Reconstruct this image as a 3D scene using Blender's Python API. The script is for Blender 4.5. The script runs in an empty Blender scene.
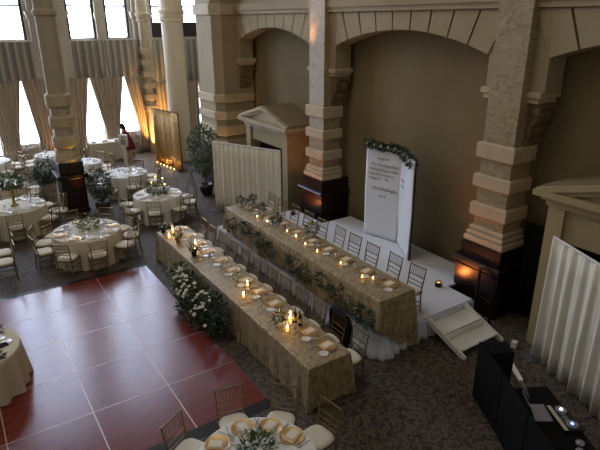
import bpy, math, random
from mathutils import Vector, Matrix
PI = math.pi
random.seed(7)
scene = bpy.context.scene
COL = scene.collection

# ------------------------------------------------------------------ camera
H = 5.775
f_px, pitch, yaw, roll = 535.87, 0.366378, 0.580110, -0.0049776
cy, sy, cp, sp = math.cos(yaw), math.sin(yaw), math.cos(pitch), math.sin(pitch)
F = Vector((sy*cp, cy*cp, -sp)); R = Vector((cy, -sy, 0)); U = R.cross(F)
R2 = math.cos(roll)*R + math.sin(roll)*U; U2 = -math.sin(roll)*R + math.cos(roll)*U
cd = bpy.data.cameras.new('camera'); cam = bpy.data.objects.new('camera', cd); COL.objects.link(cam)
cam.matrix_world = Matrix(((R2.x, U2.x, -F.x, 0), (R2.y, U2.y, -F.y, 0), (R2.z, U2.z, -F.z, H), (0, 0, 0, 1)))
cd.sensor_width = 36; cd.lens = 36*f_px/600; cd.clip_start = .05; cd.clip_end = 200
scene.camera = cam

# ------------------------------------------------------------------ materials
def lin(c):
    c = c/255
    return c/12.92 if c <= .04045 else ((c+.055)/1.055)**2.4
def rgb(r, g, b): return (lin(r), lin(g), lin(b), 1)
M = {}
def mat(name, col, rough=.6, metal=0, spec=.5, noise=None, bump=None, emis=None, trans=0, sheen=0, alpha=1):
    """noise = (scale, colour2, contrast, detail[, stretch]) ; bump = (scale, strength, distance)"""
    m = bpy.data.materials.new(name); m.use_nodes = True; nt = m.node_tree; b = nt.nodes['Principled BSDF']
    b.inputs['Base Color'].default_value = col; b.inputs['Roughness'].default_value = rough
    b.inputs['Metallic'].default_value = metal; b.inputs['Specular IOR Level'].default_value = spec
    if trans: b.inputs['Transmission Weight'].default_value = trans
    if sheen: b.inputs['Sheen Weight'].default_value = sheen
    if alpha < 1: b.inputs['Alpha'].default_value = alpha
    if emis: b.inputs['Emission Color'].default_value = emis[0]; b.inputs['Emission Strength'].default_value = emis[1]
    if noise or bump:
        tc = nt.nodes.new('ShaderNodeTexCoord')
    if noise:
        n = nt.nodes.new('ShaderNodeTexNoise'); n.inputs['Scale'].default_value = noise[0]; n.inputs['Detail'].default_value = noise[3] if len(noise) > 3 else 3
        src = tc.outputs['Object']
        if len(noise) > 4:
            mp = nt.nodes.new('ShaderNodeMapping'); mp.inputs['Scale'].default_value = noise[4]; nt.links.new(src, mp.inputs[0]); src = mp.outputs[0]
        nt.links.new(src, n.inputs['Vector'])
        r = nt.nodes.new('ShaderNodeValToRGB'); w = noise[2]
        r.color_ramp.elements[0].position = .5-w; r.color_ramp.elements[1].position = .5+w
        r.color_ramp.elements[0].color = noise[1]; r.color_ramp.elements[1].color = col
        nt.links.new(n.outputs['Fac'], r.inputs[0]); nt.links.new(r.outputs[0], b.inputs['Base Color'])
    if bump:
        n2 = nt.nodes.new('ShaderNodeTexNoise'); n2.inputs['Scale'].default_value = bump[0]; n2.inputs['Detail'].default_value = 4
        nt.links.new(tc.outputs['Object'], n2.inputs['Vector'])
        bp = nt.nodes.new('ShaderNodeBump'); bp.inputs['Strength'].default_value = bump[1]; bp.inputs['Distance'].default_value = bump[2]
        nt.links.new(n2.outputs['Fac'], bp.inputs['Height']); nt.links.new(bp.outputs[0], b.inputs['Normal'])
    M[name] = m
    return m
mat('wall_plaster', rgb(170, 152, 120), .8, noise=(1.2, rgb(158, 140, 108), .3))
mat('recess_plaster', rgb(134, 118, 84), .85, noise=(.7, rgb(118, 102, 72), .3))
mat('limestone', rgb(196, 178, 146), .7, noise=(5, rgb(182, 163, 130), .3), bump=(25, .25, .01))
mat('window_wall_paint', rgb(206, 198, 182), .7, noise=(2, rgb(194, 184, 166), .3))
mat('column_stone', rgb(184, 170, 146), .7, noise=(4, rgb(170, 156, 132), .3))
mat('column_cream', rgb(240, 226, 196), .6)
mat('groove', rgb(96, 80, 56), .9)
mat('plinth_dark', rgb(38, 24, 18), .35, noise=(3, rgb(24, 15, 12), .3), spec=.4)
mat('console_stone', rgb(140, 114, 82), .5, noise=(9, rgb(92, 72, 50), .2), bump=(30, .6, .02))
mat('vestibule_paint', rgb(170, 152, 112), .6)
mat('vestibule_roof', rgb(128, 110, 78), .8)
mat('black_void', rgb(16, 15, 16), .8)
mat('gold_chair', rgb(138, 117, 78), .36, metal=.6, spec=.5)
mat('ivory_cushion', rgb(226, 216, 194), .85, sheen=.2)
mat('white_cloth', rgb(232, 228, 220), .85, bump=(9, .3, .02))
mat('ivory_cloth', rgb(212, 202, 178), .85, bump=(9, .3, .02))
mat('gold_cloth', rgb(180, 158, 112), .45, metal=.12, sheen=.3, noise=(16, rgb(130, 110, 72), .16, 6, (1, 1, .45)), bump=(20, .7, .03))
mat('sequin', rgb(196, 156, 78), .32, metal=.6, noise=(22, rgb(136, 100, 46), .25), bump=(60, .8, .02))
mat('stage_white', rgb(222, 224, 228), .7)
mat('skirt_white', rgb(212, 214, 220), .8)
mat('drape_cream', rgb(232, 227, 208), .75, noise=(3, rgb(218, 212, 192), .3, 2, (3, 3, .2)))
mat('curtain_tan', rgb(196, 180, 158), .85, noise=(2, rgb(176, 156, 132), .3, 1, (4, 4, .1)))
mat('sheer', rgb(190, 184, 178), .9)
mat('white_paint', rgb(226, 222, 212), .5)
mat('black_cloth', rgb(14, 14, 15), .9, spec=.2)
mat('black_metal', rgb(18, 18, 19), .4)
mat('grey_metal', rgb(120, 120, 122), .4, metal=.6)
mat('silver_plastic', rgb(150, 148, 152), .4, metal=.3)
mat('cream_plastic', rgb(190, 180, 150), .5)
mat('screen', rgb(92, 84, 110), .3, emis=(rgb(110, 104, 140), .25))
mat('led_blue', rgb(60, 80, 200), .3, emis=(rgb(90, 110, 255), 6))
mat('led_white', rgb(220, 230, 255), .3, emis=(rgb(200, 215, 255), 5))
mat('seam_metal', rgb(200, 180, 170), .4, metal=.2)
mat('porcelain', rgb(232, 230, 224), .2)
mat('gold_plate', rgb(206, 172, 112), .3, metal=.6)
mat('napkin_tan', rgb(222, 190, 142), .8)
mat('napkin_white', rgb(236, 226, 206), .8)
mat('cutlery', rgb(190, 190, 195), .2, metal=1)
mat('flame', rgb(255, 190, 90), .5, emis=(rgb(255, 186, 96), 22))
mat('wax', rgb(240, 220, 180), .6, emis=(rgb(255, 170, 80), 1.6))  # emission puts the flame's glow into the wax itself
mat('leaf_dark', rgb(66, 84, 54), .55, noise=(7, rgb(38, 54, 34), .25))
mat('leaf_mid', rgb(92, 116, 70), .55, noise=(7, rgb(56, 76, 44), .25))
mat('leaf_pale', rgb(150, 164, 110), .6, noise=(7, rgb(96, 116, 70), .25))
mat('leaf_ficus', rgb(84, 100, 74), .5, noise=(7, rgb(38, 50, 38), .25))
mat('petal_white', rgb(238, 232, 212), .7)
mat('petal_blush', rgb(226, 190, 170), .7)
mat('petal_yellow', rgb(236, 190, 84), .7)
mat('petal_plum', rgb(66, 44, 78), .7)
mat('bark', rgb(92, 70, 50), .8)
mat('pot_black', rgb(34, 28, 28), .3)
mat('pot_grey', rgb(150, 142, 136), .6)
mat('vase_gold', rgb(186, 150, 80), .3, metal=.8)
mat('bottle_dark', rgb(24, 18, 14), .15)
mat('jacket', rgb(16, 18, 24), .85, spec=.2)
mat('dress_red', rgb(104, 20, 34), .8)
mat('skin', rgb(188, 140, 112), .6)
mat('hair_dark', rgb(28, 22, 22), .6)
mat('ink', rgb(66, 62, 66), .9)
mat('banner_cloth', rgb(238, 240, 244), .85, bump=(5, .35, .03))
mat('window_frame_dark', rgb(52, 46, 44), .6)
mat('lamp_warm', rgb(255, 180, 90), .5, emis=(rgb(255, 170, 90), 1.5))
def thin_glass():
    m = bpy.data.materials.new('glass'); m.use_nodes = True; nt = m.node_tree; nt.nodes.clear()
    o = nt.nodes.new('ShaderNodeOutputMaterial'); mx = nt.nodes.new('ShaderNodeMixShader'); t = nt.nodes.new('ShaderNodeBsdfTransparent'); g = nt.nodes.new('ShaderNodeBsdfGlossy')
    g.inputs['Roughness'].default_value = .22
    t.inputs[0].default_value = (.97, .98, .98, 1)
    mx.inputs[0].default_value = .24; nt.links.new(t.outputs[0], mx.inputs[1]); nt.links.new(g.outputs[0], mx.inputs[2]); nt.links.new(mx.outputs[0], o.inputs[0]); M['glass'] = m
thin_glass()

def shader_stripes():
    m = mat('valance_stripes', rgb(150, 136, 112), .8); nt = m.node_tree; b = nt.nodes['Principled BSDF']
    tc = nt.nodes.new('ShaderNodeTexCoord'); sx = nt.nodes.new('ShaderNodeSeparateXYZ'); nt.links.new(tc.outputs['Object'], sx.inputs[0])
    mu = nt.nodes.new('ShaderNodeMath'); mu.operation = 'MULTIPLY'; mu.inputs[1].default_value = 3.4; nt.links.new(sx.outputs[0], mu.inputs[0])
    fr = nt.nodes.new('ShaderNodeMath'); fr.operation = 'FRACT'; nt.links.new(mu.outputs[0], fr.inputs[0])
    r = nt.nodes.new('ShaderNodeValToRGB'); r.color_ramp.interpolation = 'CONSTANT'
    r.color_ramp.elements[0].color = rgb(124, 126, 130); r.color_ramp.elements[0].position = 0
    r.color_ramp.elements[1].color = rgb(178, 162, 134); r.color_ramp.elements[1].position = .42
    e = r.color_ramp.elements.new(.6); e.color = rgb(202, 190, 164)
    e = r.color_ramp.elements.new(.72); e.color = rgb(160, 144, 120)
    nt.links.new(fr.outputs[0], r.inputs[0]); nt.links.new(r.outputs[0], b.inputs['Base Color'])
shader_stripes()

def shader_carpet():
    m = mat('carpet', rgb(80, 70, 58), .7, spec=.4, sheen=.06); nt = m.node_tree; b = nt.nodes['Principled BSDF']
    tc = nt.nodes.new('ShaderNodeTexCoord')
    n = nt.nodes.new('ShaderNodeTexNoise'); n.inputs['Scale'].default_value = 13; n.inputs['Detail'].default_value = 2; n.inputs['Distortion'].default_value = 1.4
    nt.links.new(tc.outputs['Object'], n.inputs['Vector'])
    r = nt.nodes.new('ShaderNodeValToRGB'); r.color_ramp.elements[0].position = .44; r.color_ramp.elements[1].position = .54
    r.color_ramp.elements[0].color = rgb(48, 41, 34); r.color_ramp.elements[1].color = rgb(106, 93, 76)
    n3 = nt.nodes.new('ShaderNodeTexNoise'); n3.inputs['Scale'].default_value = 60
    nt.links.new(tc.outputs['Object'], n3.inputs['Vector'])
    mx = nt.nodes.new('ShaderNodeMixRGB'); mx.blend_type = 'MULTIPLY'; mx.inputs[0].default_value = .35
    nt.links.new(n.outputs['Fac'], r.inputs[0]); nt.links.new(r.outputs[0], mx.inputs[1]); nt.links.new(n3.outputs['Fac'], mx.inputs[2])
    nt.links.new(mx.outputs[0], b.inputs['Base Color'])
shader_carpet()

def shader_marble():
    m = mat('marble', rgb(158, 138, 106), .45); nt = m.node_tree; b = nt.nodes['Principled BSDF']
    tc = nt.nodes.new('ShaderNodeTexCoord'); mp = nt.nodes.new('ShaderNodeMapping')
    mp.inputs['Rotation'].default_value = (.75, .2, .3); mp.inputs['Scale'].default_value = (1, 1, 2.4)
    nt.links.new(tc.outputs['Object'], mp.inputs[0])
    n = nt.nodes.new('ShaderNodeTexNoise'); n.inputs['Scale'].default_value = 2.6; n.inputs['Detail'].default_value = 5; n.inputs['Distortion'].default_value = .7
    nt.links.new(mp.outputs[0], n.inputs['Vector'])
    r = nt.nodes.new('ShaderNodeValToRGB')
    r.color_ramp.elements[0].position = .3; r.color_ramp.elements[0].color = rgb(168, 148, 116)
    r.color_ramp.elements[1].position = .75; r.color_ramp.elements[1].color = rgb(178, 160, 128)
    for p_, c in ((.475, rgb(166, 146, 112)), (.5, rgb(132, 110, 80)), (.525, rgb(164, 144, 110))):
        e = r.color_ramp.elements.new(p_); e.color = c
    nt.links.new(n.outputs['Fac'], r.inputs[0]); nt.links.new(r.outputs[0], b.inputs['Base Color'])
shader_marble()

def shader_parquet():
    m = mat('parquet', rgb(120, 52, 38), .16, spec=.5); nt = m.node_tree; b = nt.nodes['Principled BSDF']; b.inputs['IOR'].default_value = 1.46
    tc = nt.nodes.new('ShaderNodeTexCoord'); mp = nt.nodes.new('ShaderNodeMapping'); mp.inputs['Scale'].default_value = (1.2, 9, 1)
    nt.links.new(tc.outputs['Object'], mp.inputs[0])
    n = nt.nodes.new('ShaderNodeTexNoise'); n.inputs['Scale'].default_value = 1.6; n.inputs['Detail'].default_value = 6
    nt.links.new(mp.outputs[0], n.inputs['Vector'])
    r = nt.nodes.new('ShaderNodeValToRGB'); r.color_ramp.elements[0].position = .3; r.color_ramp.elements[1].position = .7
    r.color_ramp.elements[0].color = rgb(96, 36, 28); r.color_ramp.elements[1].color = rgb(134, 58, 44)
    nt.links.new(n.outputs['Fac'], r.inputs[0]); nt.links.new(r.outputs[0], b.inputs['Base Color'])
    n2 = nt.nodes.new('ShaderNodeTexNoise'); n2.inputs['Scale'].default_value = 5
    nt.links.new(mp.outputs[0], n2.inputs['Vector'])
    mr = nt.nodes.new('ShaderNodeMapRange'); mr.inputs[3].default_value = .17; mr.inputs[4].default_value = .27
    nt.links.new(n2.outputs['Fac'], mr.inputs[0]); nt.links.new(mr.outputs[0], b.inputs['Roughness'])
shader_parquet()

def shader_pane():
    # daylight sky seen through the glass: slightly uneven, blue-white
    m = bpy.data.materials.new('daylight_pane'); m.use_nodes = True; nt = m.node_tree; nt.nodes.clear()
    o = nt.nodes.new('ShaderNodeOutputMaterial'); e = nt.nodes.new('ShaderNodeEmission')
    tc = nt.nodes.new('ShaderNodeTexCoord'); n = nt.nodes.new('ShaderNodeTexNoise'); n.inputs['Scale'].default_value = .5
    nt.links.new(tc.outputs['Object'], n.inputs['Vector'])
    r = nt.nodes.new('ShaderNodeValToRGB'); r.color_ramp.elements[0].position = .3; r.color_ramp.elements[1].position = .7
    r.color_ramp.elements[0].color = (.52, .66, 1, 1); r.color_ramp.elements[1].color = (.80, .88, 1, 1)
    nt.links.new(n.outputs['Fac'], r.inputs[0]); nt.links.new(r.outputs[0], e.inputs['Color']); e.inputs['Strength'].default_value = 9.0
    nt.links.new(e.outputs[0], o.inputs[0]); M['pane'] = m
shader_pane()

# ------------------------------------------------------------------ mesh builder
class MB:
    def __init__(s): s.v = []; s.f = []
    def add(s, vs, fs):
        k = len(s.v); s.v += [tuple(v) for v in vs]; s.f += [tuple(i+k for i in q) for q in fs]; return s
    def box(s, x0, x1, y0, y1, z0, z1):
        return s.add([(x0, y0, z0), (x1, y0, z0), (x1, y1, z0), (x0, y1, z0), (x0, y0, z1), (x1, y0, z1), (x1, y1, z1), (x0, y1, z1)],
                     [(0, 3, 2, 1), (4, 5, 6, 7), (0, 1, 5, 4), (1, 2, 6, 5), (2, 3, 7, 6), (3, 0, 4, 7)])
    def obox(s, c, hx, hy, hz, ang):
        ca, sa = math.cos(ang), math.sin(ang); k = []
        for z in (-hz, hz):
            for x, y in ((-hx, -hy), (hx, -hy), (hx, hy), (-hx, hy)): k.append((c[0]+x*ca-y*sa, c[1]+x*sa+y*ca, c[2]+z))
        return s.add(k, [(0, 3, 2, 1), (4, 5, 6, 7), (0, 1, 5, 4), (1, 2, 6, 5), (2, 3, 7, 6), (3, 0, 4, 7)])
    def tube(s, pts, r, n=6, caps=True):
        pts = [Vector(p) for p in pts]; rs = r if isinstance(r, (list, tuple)) else [r]*len(pts); vs = []; fs = []
        for i, p in enumerate(pts):
            d = (pts[min(i+1, len(pts)-1)]-pts[max(i-1, 0)]).normalized()
            a = Vector((0, 0, 1)) if abs(d.z) < .9 else Vector((1, 0, 0)); u = d.cross(a).normalized(); w = d.cross(u)
            for k in range(n):
                t = 2*PI*k/n; vs.append(p+rs[i]*(math.cos(t)*u+math.sin(t)*w))
        for i in range(len(pts)-1):
            for k in range(n): fs.append((i*n+k, i*n+(k+1) % n, (i+1)*n+(k+1) % n, (i+1)*n+k))
        if caps: fs.append(tuple(range(n))[::-1]); fs.append(tuple(range((len(pts)-1)*n, len(pts)*n)))
        return s.add(vs, fs)
    def lathe(s, prof, n=16, c=(0, 0, 0), ph=0, sxy=(1, 1)):
        vs = []; fs = []
        for r, z in prof:
            for k in range(n):
                t = 2*PI*k/n+ph; vs.append((c[0]+r*math.cos(t)*sxy[0], c[1]+r*math.sin(t)*sxy[1], c[2]+z))
        for i in range(len(prof)-1):
            for k in range(n): fs.append((i*n+k, i*n+(k+1) % n, (i+1)*n+(k+1) % n, (i+1)*n+k))
        fs.append(tuple(range(n))[::-1]); fs.append(tuple(range((len(prof)-1)*n, len(prof)*n)))
        return s.add(vs, fs)
    def prism(s, poly, z0, z1):
        n = len(poly)
        return s.add([(x, y, z0) for x, y in poly]+[(x, y, z1) for x, y in poly],
                     [tuple(range(n))[::-1], tuple(range(n, 2*n))]+[(i, (i+1) % n, n+(i+1) % n, n+i) for i in range(n)])
    def prismx(s, poly, x0, x1):   # polygon in (y, z) extruded along x
        n = len(poly)
        return s.add([(x0, y, z) for y, z in poly]+[(x1, y, z) for y, z in poly],
                     [tuple(range(n)), tuple(range(n, 2*n))[::-1]]+[(i, n+i, n+(i+1) % n, (i+1) % n) for i in range(n)])
    def ring(s, loops, close_top=True, close_bot=False):
        n = len(loops[0]); k = len(s.v); vs = [p for l in loops for p in l]; fs = []
        for i in range(len(loops)-1):
            for j in range(n): fs.append((i*n+j, i*n+(j+1) % n, (i+1)*n+(j+1) % n, (i+1)*n+j))
        if close_top: fs.append(tuple(range(n))[::-1])
        return s.add(vs, fs)
    def grid(s, fn, nu, nv):
        vs = [fn(i/nu, j/nv) for j in range(nv+1) for i in range(nu+1)]; w = nu+1
        return s.add(vs, [(j*w+i, j*w+i+1, (j+1)*w+i+1, (j+1)*w+i) for j in range(nv) for i in range(nu)])
    def blob(s, c, r, n=6, m=4, sq=1):
        prof = [(r*math.sin(PI*(i+.25)/(m+.5)), -r*sq*math.cos(PI*(i+.25)/(m+.5))) for i in range(m+1)]
        return s.lathe(prof, n, c)
    def build(s, name, m, parent=None, smooth=False, bevel=0, solid=0):
        me = bpy.data.meshes.new(name); me.from_pydata(s.v, [], s.f); me.materials.append(M[m] if isinstance(m, str) else m)
        if smooth:
            me.shade_smooth() if hasattr(me, 'shade_smooth') else [setattr(p, 'use_smooth', True) for p in me.polygons]
        me.validate(); me.update()
        o = bpy.data.objects.new(name, me); COL.objects.link(o)
        if parent: o.parent = parent
        if solid:
            q = o.modifiers.new('solid', 'SOLIDIFY'); q.thickness = solid; q.offset = 0
        if bevel:
            q = o.modifiers.new('bevel', 'BEVEL'); q.width = bevel; q.segments = 2; q.limit_method = 'ANGLE'
        if smooth and bevel == 0 and not solid: pass
        return o
def tag(o, label=None, cat=None, group=None, kind=None):
    if label:
        o['label'] = label
        if len(label.split()) > 16 or len(label.split()) < 4: print('LABEL LEN', len(label.split()), label)
    if cat: o['category'] = cat
    if group: o['group'] = group
    if kind: o['kind'] = kind
    return o
def empty(name, loc=(0, 0, 0), rz=0, **k):
    o = bpy.data.objects.new(name, None); COL.objects.link(o); o.location = loc; o.rotation_euler = (0, 0, rz); o.empty_display_size = .1
    return tag(o, **k)
KIDS = {}
def copy_tree(o, loc, rz, label, group):
    c = o.copy(); COL.objects.link(c); c.location = loc; c.rotation_euler = (0, 0, rz); c['label'] = label
    if group: c['group'] = group
    if len(label.split()) > 16: print('LABEL LEN', len(label.split()), label)
    def rec(a, b):
        for ch in KIDS.setdefault(a.name, [x for x in bpy.data.objects if x.parent == a]):
            d = ch.copy(); COL.objects.link(d); d.parent = b; rec(ch, d)
    rec(o, c)
    return c
class Proto:
    """first placement moves the original, later ones copy it"""
    def __init__(s, root): s.root = root; s.used = False
    def put(s, loc, rz, label, group):
        if not s.used:
            s.used = True; s.root.location = loc; s.root.rotation_euler = (0, 0, rz); tag(s.root, label, None, group); return s.root
        return copy_tree(s.root, loc, rz, label, group)
ORD = ['first', 'second', 'third', 'fourth', 'fifth', 'sixth', 'seventh', 'eighth', 'ninth', 'tenth', 'eleventh', 'twelfth', 'thirteenth']
HOURS = ['twelve', 'one', 'two', 'three', 'four', 'five', 'six', 'seven', 'eight', 'nine', 'ten', 'eleven']
def hour(a):     # world angle (deg) -> clock place seen from the gallery, twelve is away from the viewer
    t = (90-math.degrees(yaw)) - a
    return HOURS[int(round(t/30.)) % 12]

# ------------------------------------------------------------------ shell
def struct(o): o['kind'] = 'structure'; return o
struct(MB().box(-9, 12.5, -1.5, 25, -.1, 0).build('floor', 'carpet'))

PIERS = [0.30, 6.35, 12.40, 18.45]      # pier centres along the arcade
def intr(y, y0, y1):
    c = (y0+y1)/2; h = (y1-y0)/2; rise = .42; r = (h*h+rise*rise)/(2*rise); return 5.13+rise-r+math.sqrt(max(r*r-(y-c)**2, 0))
ARCH = [(0.88, 5.70), (6.96, 11.82), (12.98, 17.28)]
w = MB(); ys = []
segs = []
prev = -1.5
for a, b in ARCH:
    segs.append((prev, a, None)); segs.append((a, b, 1)); prev = b
segs.append((prev, 19.25, None))
X0, X1, ZT = 8.9, 9.4, 12.5
for a, b, k in segs:
    if k is None:
        w.box(X0, X1, a, b, 4.53, ZT)
    else:
        n = 24
        for i in range(n):
            ya, yb = a+(b-a)*i/n, a+(b-a)*(i+1)/n; za, zb = intr(ya, a, b), intr(yb, a, b)
            w.add([(X0, ya, za), (X0, yb, zb), (X0, yb, ZT), (X0, ya, ZT), (X1, ya, za), (X1, yb, zb), (X1, yb, ZT), (X1, ya, ZT)],
                  [(0, 3, 2, 1), (4, 5, 6, 7), (0, 1, 5, 4), (3, 7, 6, 2)])
struct(w.build('wall_right', 'wall_plaster'))
# voussoir blocks round each arch (joints between them stay open)
vb = MB()
for a, b in ARCH:
    c = (a+b)/2; h = (b-a)/2; rise = .42; r = (h*h+rise*rise)/(2*rise); zc = 5.13+rise-r; am = math.asin(h/r)*1.0; n = 9
    for i in range(n):
        t0 = -am+2*am*i/n+.0032; t1 = -am+2*am*(i+1)/n-.0032
        def P(t, z):      # along a radial line splayed outwards
            tt = t*1.35; y = c+r*math.sin(t)+(z-(zc+r*math.cos(t)))*math.tan(tt); return (y, z)
        p = [(c+r*math.sin(t0+(t1-t0)*q/4), zc+r*math.cos(t0+(t1-t0)*q/4)) for q in range(5)]
        p += [P(t1, 5.93), P(t0, 5.93)]
        vb.prismx(p, 8.865, 8.9)
struct(vb.build('trim_1', 'wall_plaster'))
# dark joints behind the gaps
jb = MB()
for a, b in ARCH:
    jb.box(8.894, 8.8995, a+.0, b-.0, 5.60, 5.93)
    n = 24
    for i in range(n):
        ya, yb = a+(b-a)*i/n, a+(b-a)*(i+1)/n; za, zb = intr(ya, a, b)+.003, intr(yb, a, b)+.003
        jb.add([(8.896, ya, za), (8.896, yb, zb), (8.896, yb, 5.6), (8.896, ya, 5.6)], [(0, 3, 2, 1)])
struct(jb.build('trim_2', 'groove'))
# string course with dentil brackets above
sc = MB().box(8.80, 8.9, -1.5, 17.45, 5.95, 6.06).box(8.76, 8.9, -1.5, 17.45, 6.06, 6.22).box(8.82, 8.9, -1.5, 17.45, 6.22, 6.30)
for i in range(26): sc.box(8.8, 8.9, .3+i*.66, .42+i*.66, 6.42, 6.7)
sc.box(8.72, 8.9, -1.5, 17.45, 6.7, 6.85)
struct(sc.build('trim_3', 'wall_plaster'))
# recess behind the arches
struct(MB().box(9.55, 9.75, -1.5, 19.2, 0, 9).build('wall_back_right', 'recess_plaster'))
rr = MB()
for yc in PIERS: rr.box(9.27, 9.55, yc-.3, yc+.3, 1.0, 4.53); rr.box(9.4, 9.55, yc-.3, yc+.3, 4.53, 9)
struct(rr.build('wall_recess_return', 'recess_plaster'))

def block(mb, x0, x1, y0, y1, z0, z1, e=.03):   # rusticated block with eased top and bottom
    l = lambda i, z: [(x0+i, y0+i, z), (x1, y0+i, z), (x1, y1-i, z), (x0+i, y1-i, z)]
    L = [l(e, z0), l(0, z0+e), l(0, z1-e), l(e, z1)]
    vs = [p for q in L for p in q]; fs = [(0, 3, 2, 1), (12, 13, 14, 15)]
    for i in range(3):
        for j in range(4): fs.append((i*4+j, i*4+(j+1) % 4, (i+1)*4+(j+1) % 4, (i+1)*4+j))
    mb.add(vs, fs)
def console(mb, y, s):
    """scrolled bracket hanging under the impost; s = side it sticks out to"""
    ya = y; 
    prof = [(0, 4.33), (.26, 4.33), (.27, 4.26), (.22, 4.2), (.24, 4.08), (.2, 3.98), (.12, 3.9), (.15, 3.8), (.11, 3.7), (.05, 3.64), (.06, 3.56), (0, 3.5)]
    mb.prismx([(ya+s*a, z) for a, z in (prof if s < 0 else prof[::-1])], 8.96, 9.34)
    for zz, rr_, yy in ((4.2, .085, .2), (3.86, .06, .11), (3.62, .04, .06)):      # volutes
        pts = []
        for xx in (8.93, 9.37):
            mb.lathe([(rr_*.4, -.02), (rr_, -.02), (rr_, .02), (rr_*.4, .02)], 10, (0, 0, 0))
            k = len(mb.v)-40
            for q in range(k, len(mb.v)):
                vx, vy, vz = mb.v[q]; mb.v[q] = (xx+vz, ya+s*yy+vx, zz+vy)
    for q in range(5):
        mb.blob((8.99+q*.075, ya+s*.235, 4.12), .035)
def pier(yc, name_label):
    root = empty('stone_pier', (0, 0, 0), label=name_label, cat='pier', group='piers between the arches', kind='thing')
    sh = MB().box(8.70, 9.27, yc-.34, yc+.36, 1.75, 4.53).box(8.70, 8.9, yc-.34, yc+.36, 4.53, ZT); sh.build('shaft', 'marble', root)
    for z0, z1 in ((3.21, 3.53), (2.62, 2.89), (2.02, 2.30)):
        b = MB(); block(b, 8.62, 9.3, yc-.42, yc+.44, z0, z1); b.build('banding_block', 'limestone', root)
    b = MB(); block(b, 8.645, 9.3, yc-.40, yc+.42, 1.70, 1.80, .02); block(b, 8.61, 9.3, yc-.43, yc+.45, 1.59, 1.70, .03); block(b, 8.585, 9.3, yc-.46, yc+.48, 1.45, 1.59, .02)
    b.build('base_moulding', 'limestone', root)
    b = MB().box(8.56, 9.5, yc-.48, yc+.5, 1.12, 1.45); block(b, 8.46, 9.52, yc-.55, yc+.66, 1.0, 1.12, .03); b.box(8.54, 9.5, yc-.50, yc+.58, 0, 1.0)
    b.box(8.52, 9.5, yc-.52, yc+.60, 0, .14); b.box(8.515, 9.5, yc-.52, yc+.60, .86, .92)
    b.build('plinth', 'plinth_dark', root)
    for s in (-1, 1):
        yj = yc+s*.34
        im = MB(); e = .62 if s < 0 else .68
        ya, yb = sorted((yj, yc+s*e)); block(im, 8.84, 9.46, ya, yb, 4.42, 4.54, .02); block(im, 8.88, 9.43, min(yj, yc+s*(e-.05)), max(yj, yc+s*(e-.05)), 4.33, 4.42, .01)
        im.build('impost', 'limestone', root)
        cs = MB(); console(cs, yj, s); cs.build('scroll_console', 'console_stone', root)
    return root
pier(6.35, 'marble pier with cream banding blocks on a dark plinth beside the stage steps')
pier(12.40, 'banded marble pier on a dark plinth behind the middle of the stage')
pier(0.30, 'banded marble pier past the cream drape toward the gallery')

# first pier: octagonal clustered pier by the corner
root = empty('stone_pier', label='wide octagonal corner pier with banding blocks behind the potted ficus', cat='pier', group='piers between the arches', kind='thing')
def octo(e, xa=8.1, ya=17.5, yb=19.3, xb=9.5, ch=.24):
    return [(xb, ya-e), (xa+ch-e*.4, ya-e), (xa-e, ya+ch+.05-e*.4), (xa-e, yb-ch+e*.4), (xa+ch-e*.4, yb+e), (xb, yb+e)][::-1]
MB().prism(octo(0), 1.4, ZT).build('shaft', 'wall_plaster', root)
for z0, z1 in ((3.04, 3.32), (2.44, 2.72), (1.86, 2.2), (1.4, 1.7)):
    MB().prism(octo(.08), z0, z1).build('banding_block', 'limestone', root, bevel=.03)
MB().prism(octo(.09), 5.93, 6.28).build('string_band', 'limestone', root, bevel=.03)
MB().prism(octo(.16), 0, 1.4).build('plinth', 'plinth_dark', root)
im = MB(); block(im, 8.84, 9.46, 17.18, 17.5, 4.38, 4.53, .02); block(im, 8.88, 9.43, 17.22, 17.5, 4.31, 4.38, .01); im.build('impost', 'limestone', root)
cs = MB(); console(cs, 17.5, -1); cs.build('scroll_console', 'console_stone', root)

# window wall ------------------------------------------------------
YW = 24.9
UP = [(-2.2, -1.1), (-.65, .45), (0.75, 1.85), (2.2, 3.33), (4.93, 6.04), (6.47, 7.46), (8.46, 9.4), (9.9, 10.85)]
LO = [(-2.3, -1.0), (-.7, .5), (0.65, 1.75), (2.05, 3.3), (4.97, 5.95), (6.4, 7.5), (8.5, 9.35), (9.95, 10.8)]
ww = MB()
def wallseg(op, z0, z1):
    x = -9
    for a, b in op:
        ww.box(x, a, YW, YW+.35, z0, z1); x = b
    ww.box(x, 12.5, YW, YW+.35, z0, z1)
ww.box(-9, 12.5, YW, YW+.35, 0, .5); wallseg(LO, .5, 3.6); ww.box(-9, 12.5, YW, YW+.35, 3.6, 5.03); wallseg(UP, 5.03, 14); ww.box(-9, 12.5, YW, YW+.35, 14, 17)
struct(ww.build('wall_windows', 'window_wall_paint'))
for i, (a, b) in enumerate(UP+LO):
    up = i < len(UP); z0, z1 = (5.03, 14) if up else (.5, 3.6)
    r = struct(empty('window_%d' % (i+1)))
    fr = MB()
    for x in (a, b-.09): fr.box(x, x+.09, YW+.02, YW+.2, z0, z1)
    fr.box(a, b, YW+.12, YW+.2, z0, z0+.06); fr.box(a, b, YW+.12, YW+.2, z1-.06, z1)
    if up:
        for zz in (6.34, 7.7, 9.1, 10.6, 12.2): fr.box(a, b, YW+.12, YW+.2, zz-.035, zz+.035)
        if a > 8: fr.box(a, b, YW+.1, YW+.2, 5.03, 5.68)
    fr.build('window_frame', 'window_frame_dark', r)
    MB().box(a+.001, b-.001, YW+.22, YW+.25, z0+.001, z1-.001).build('pane', 'pane', r)
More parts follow.
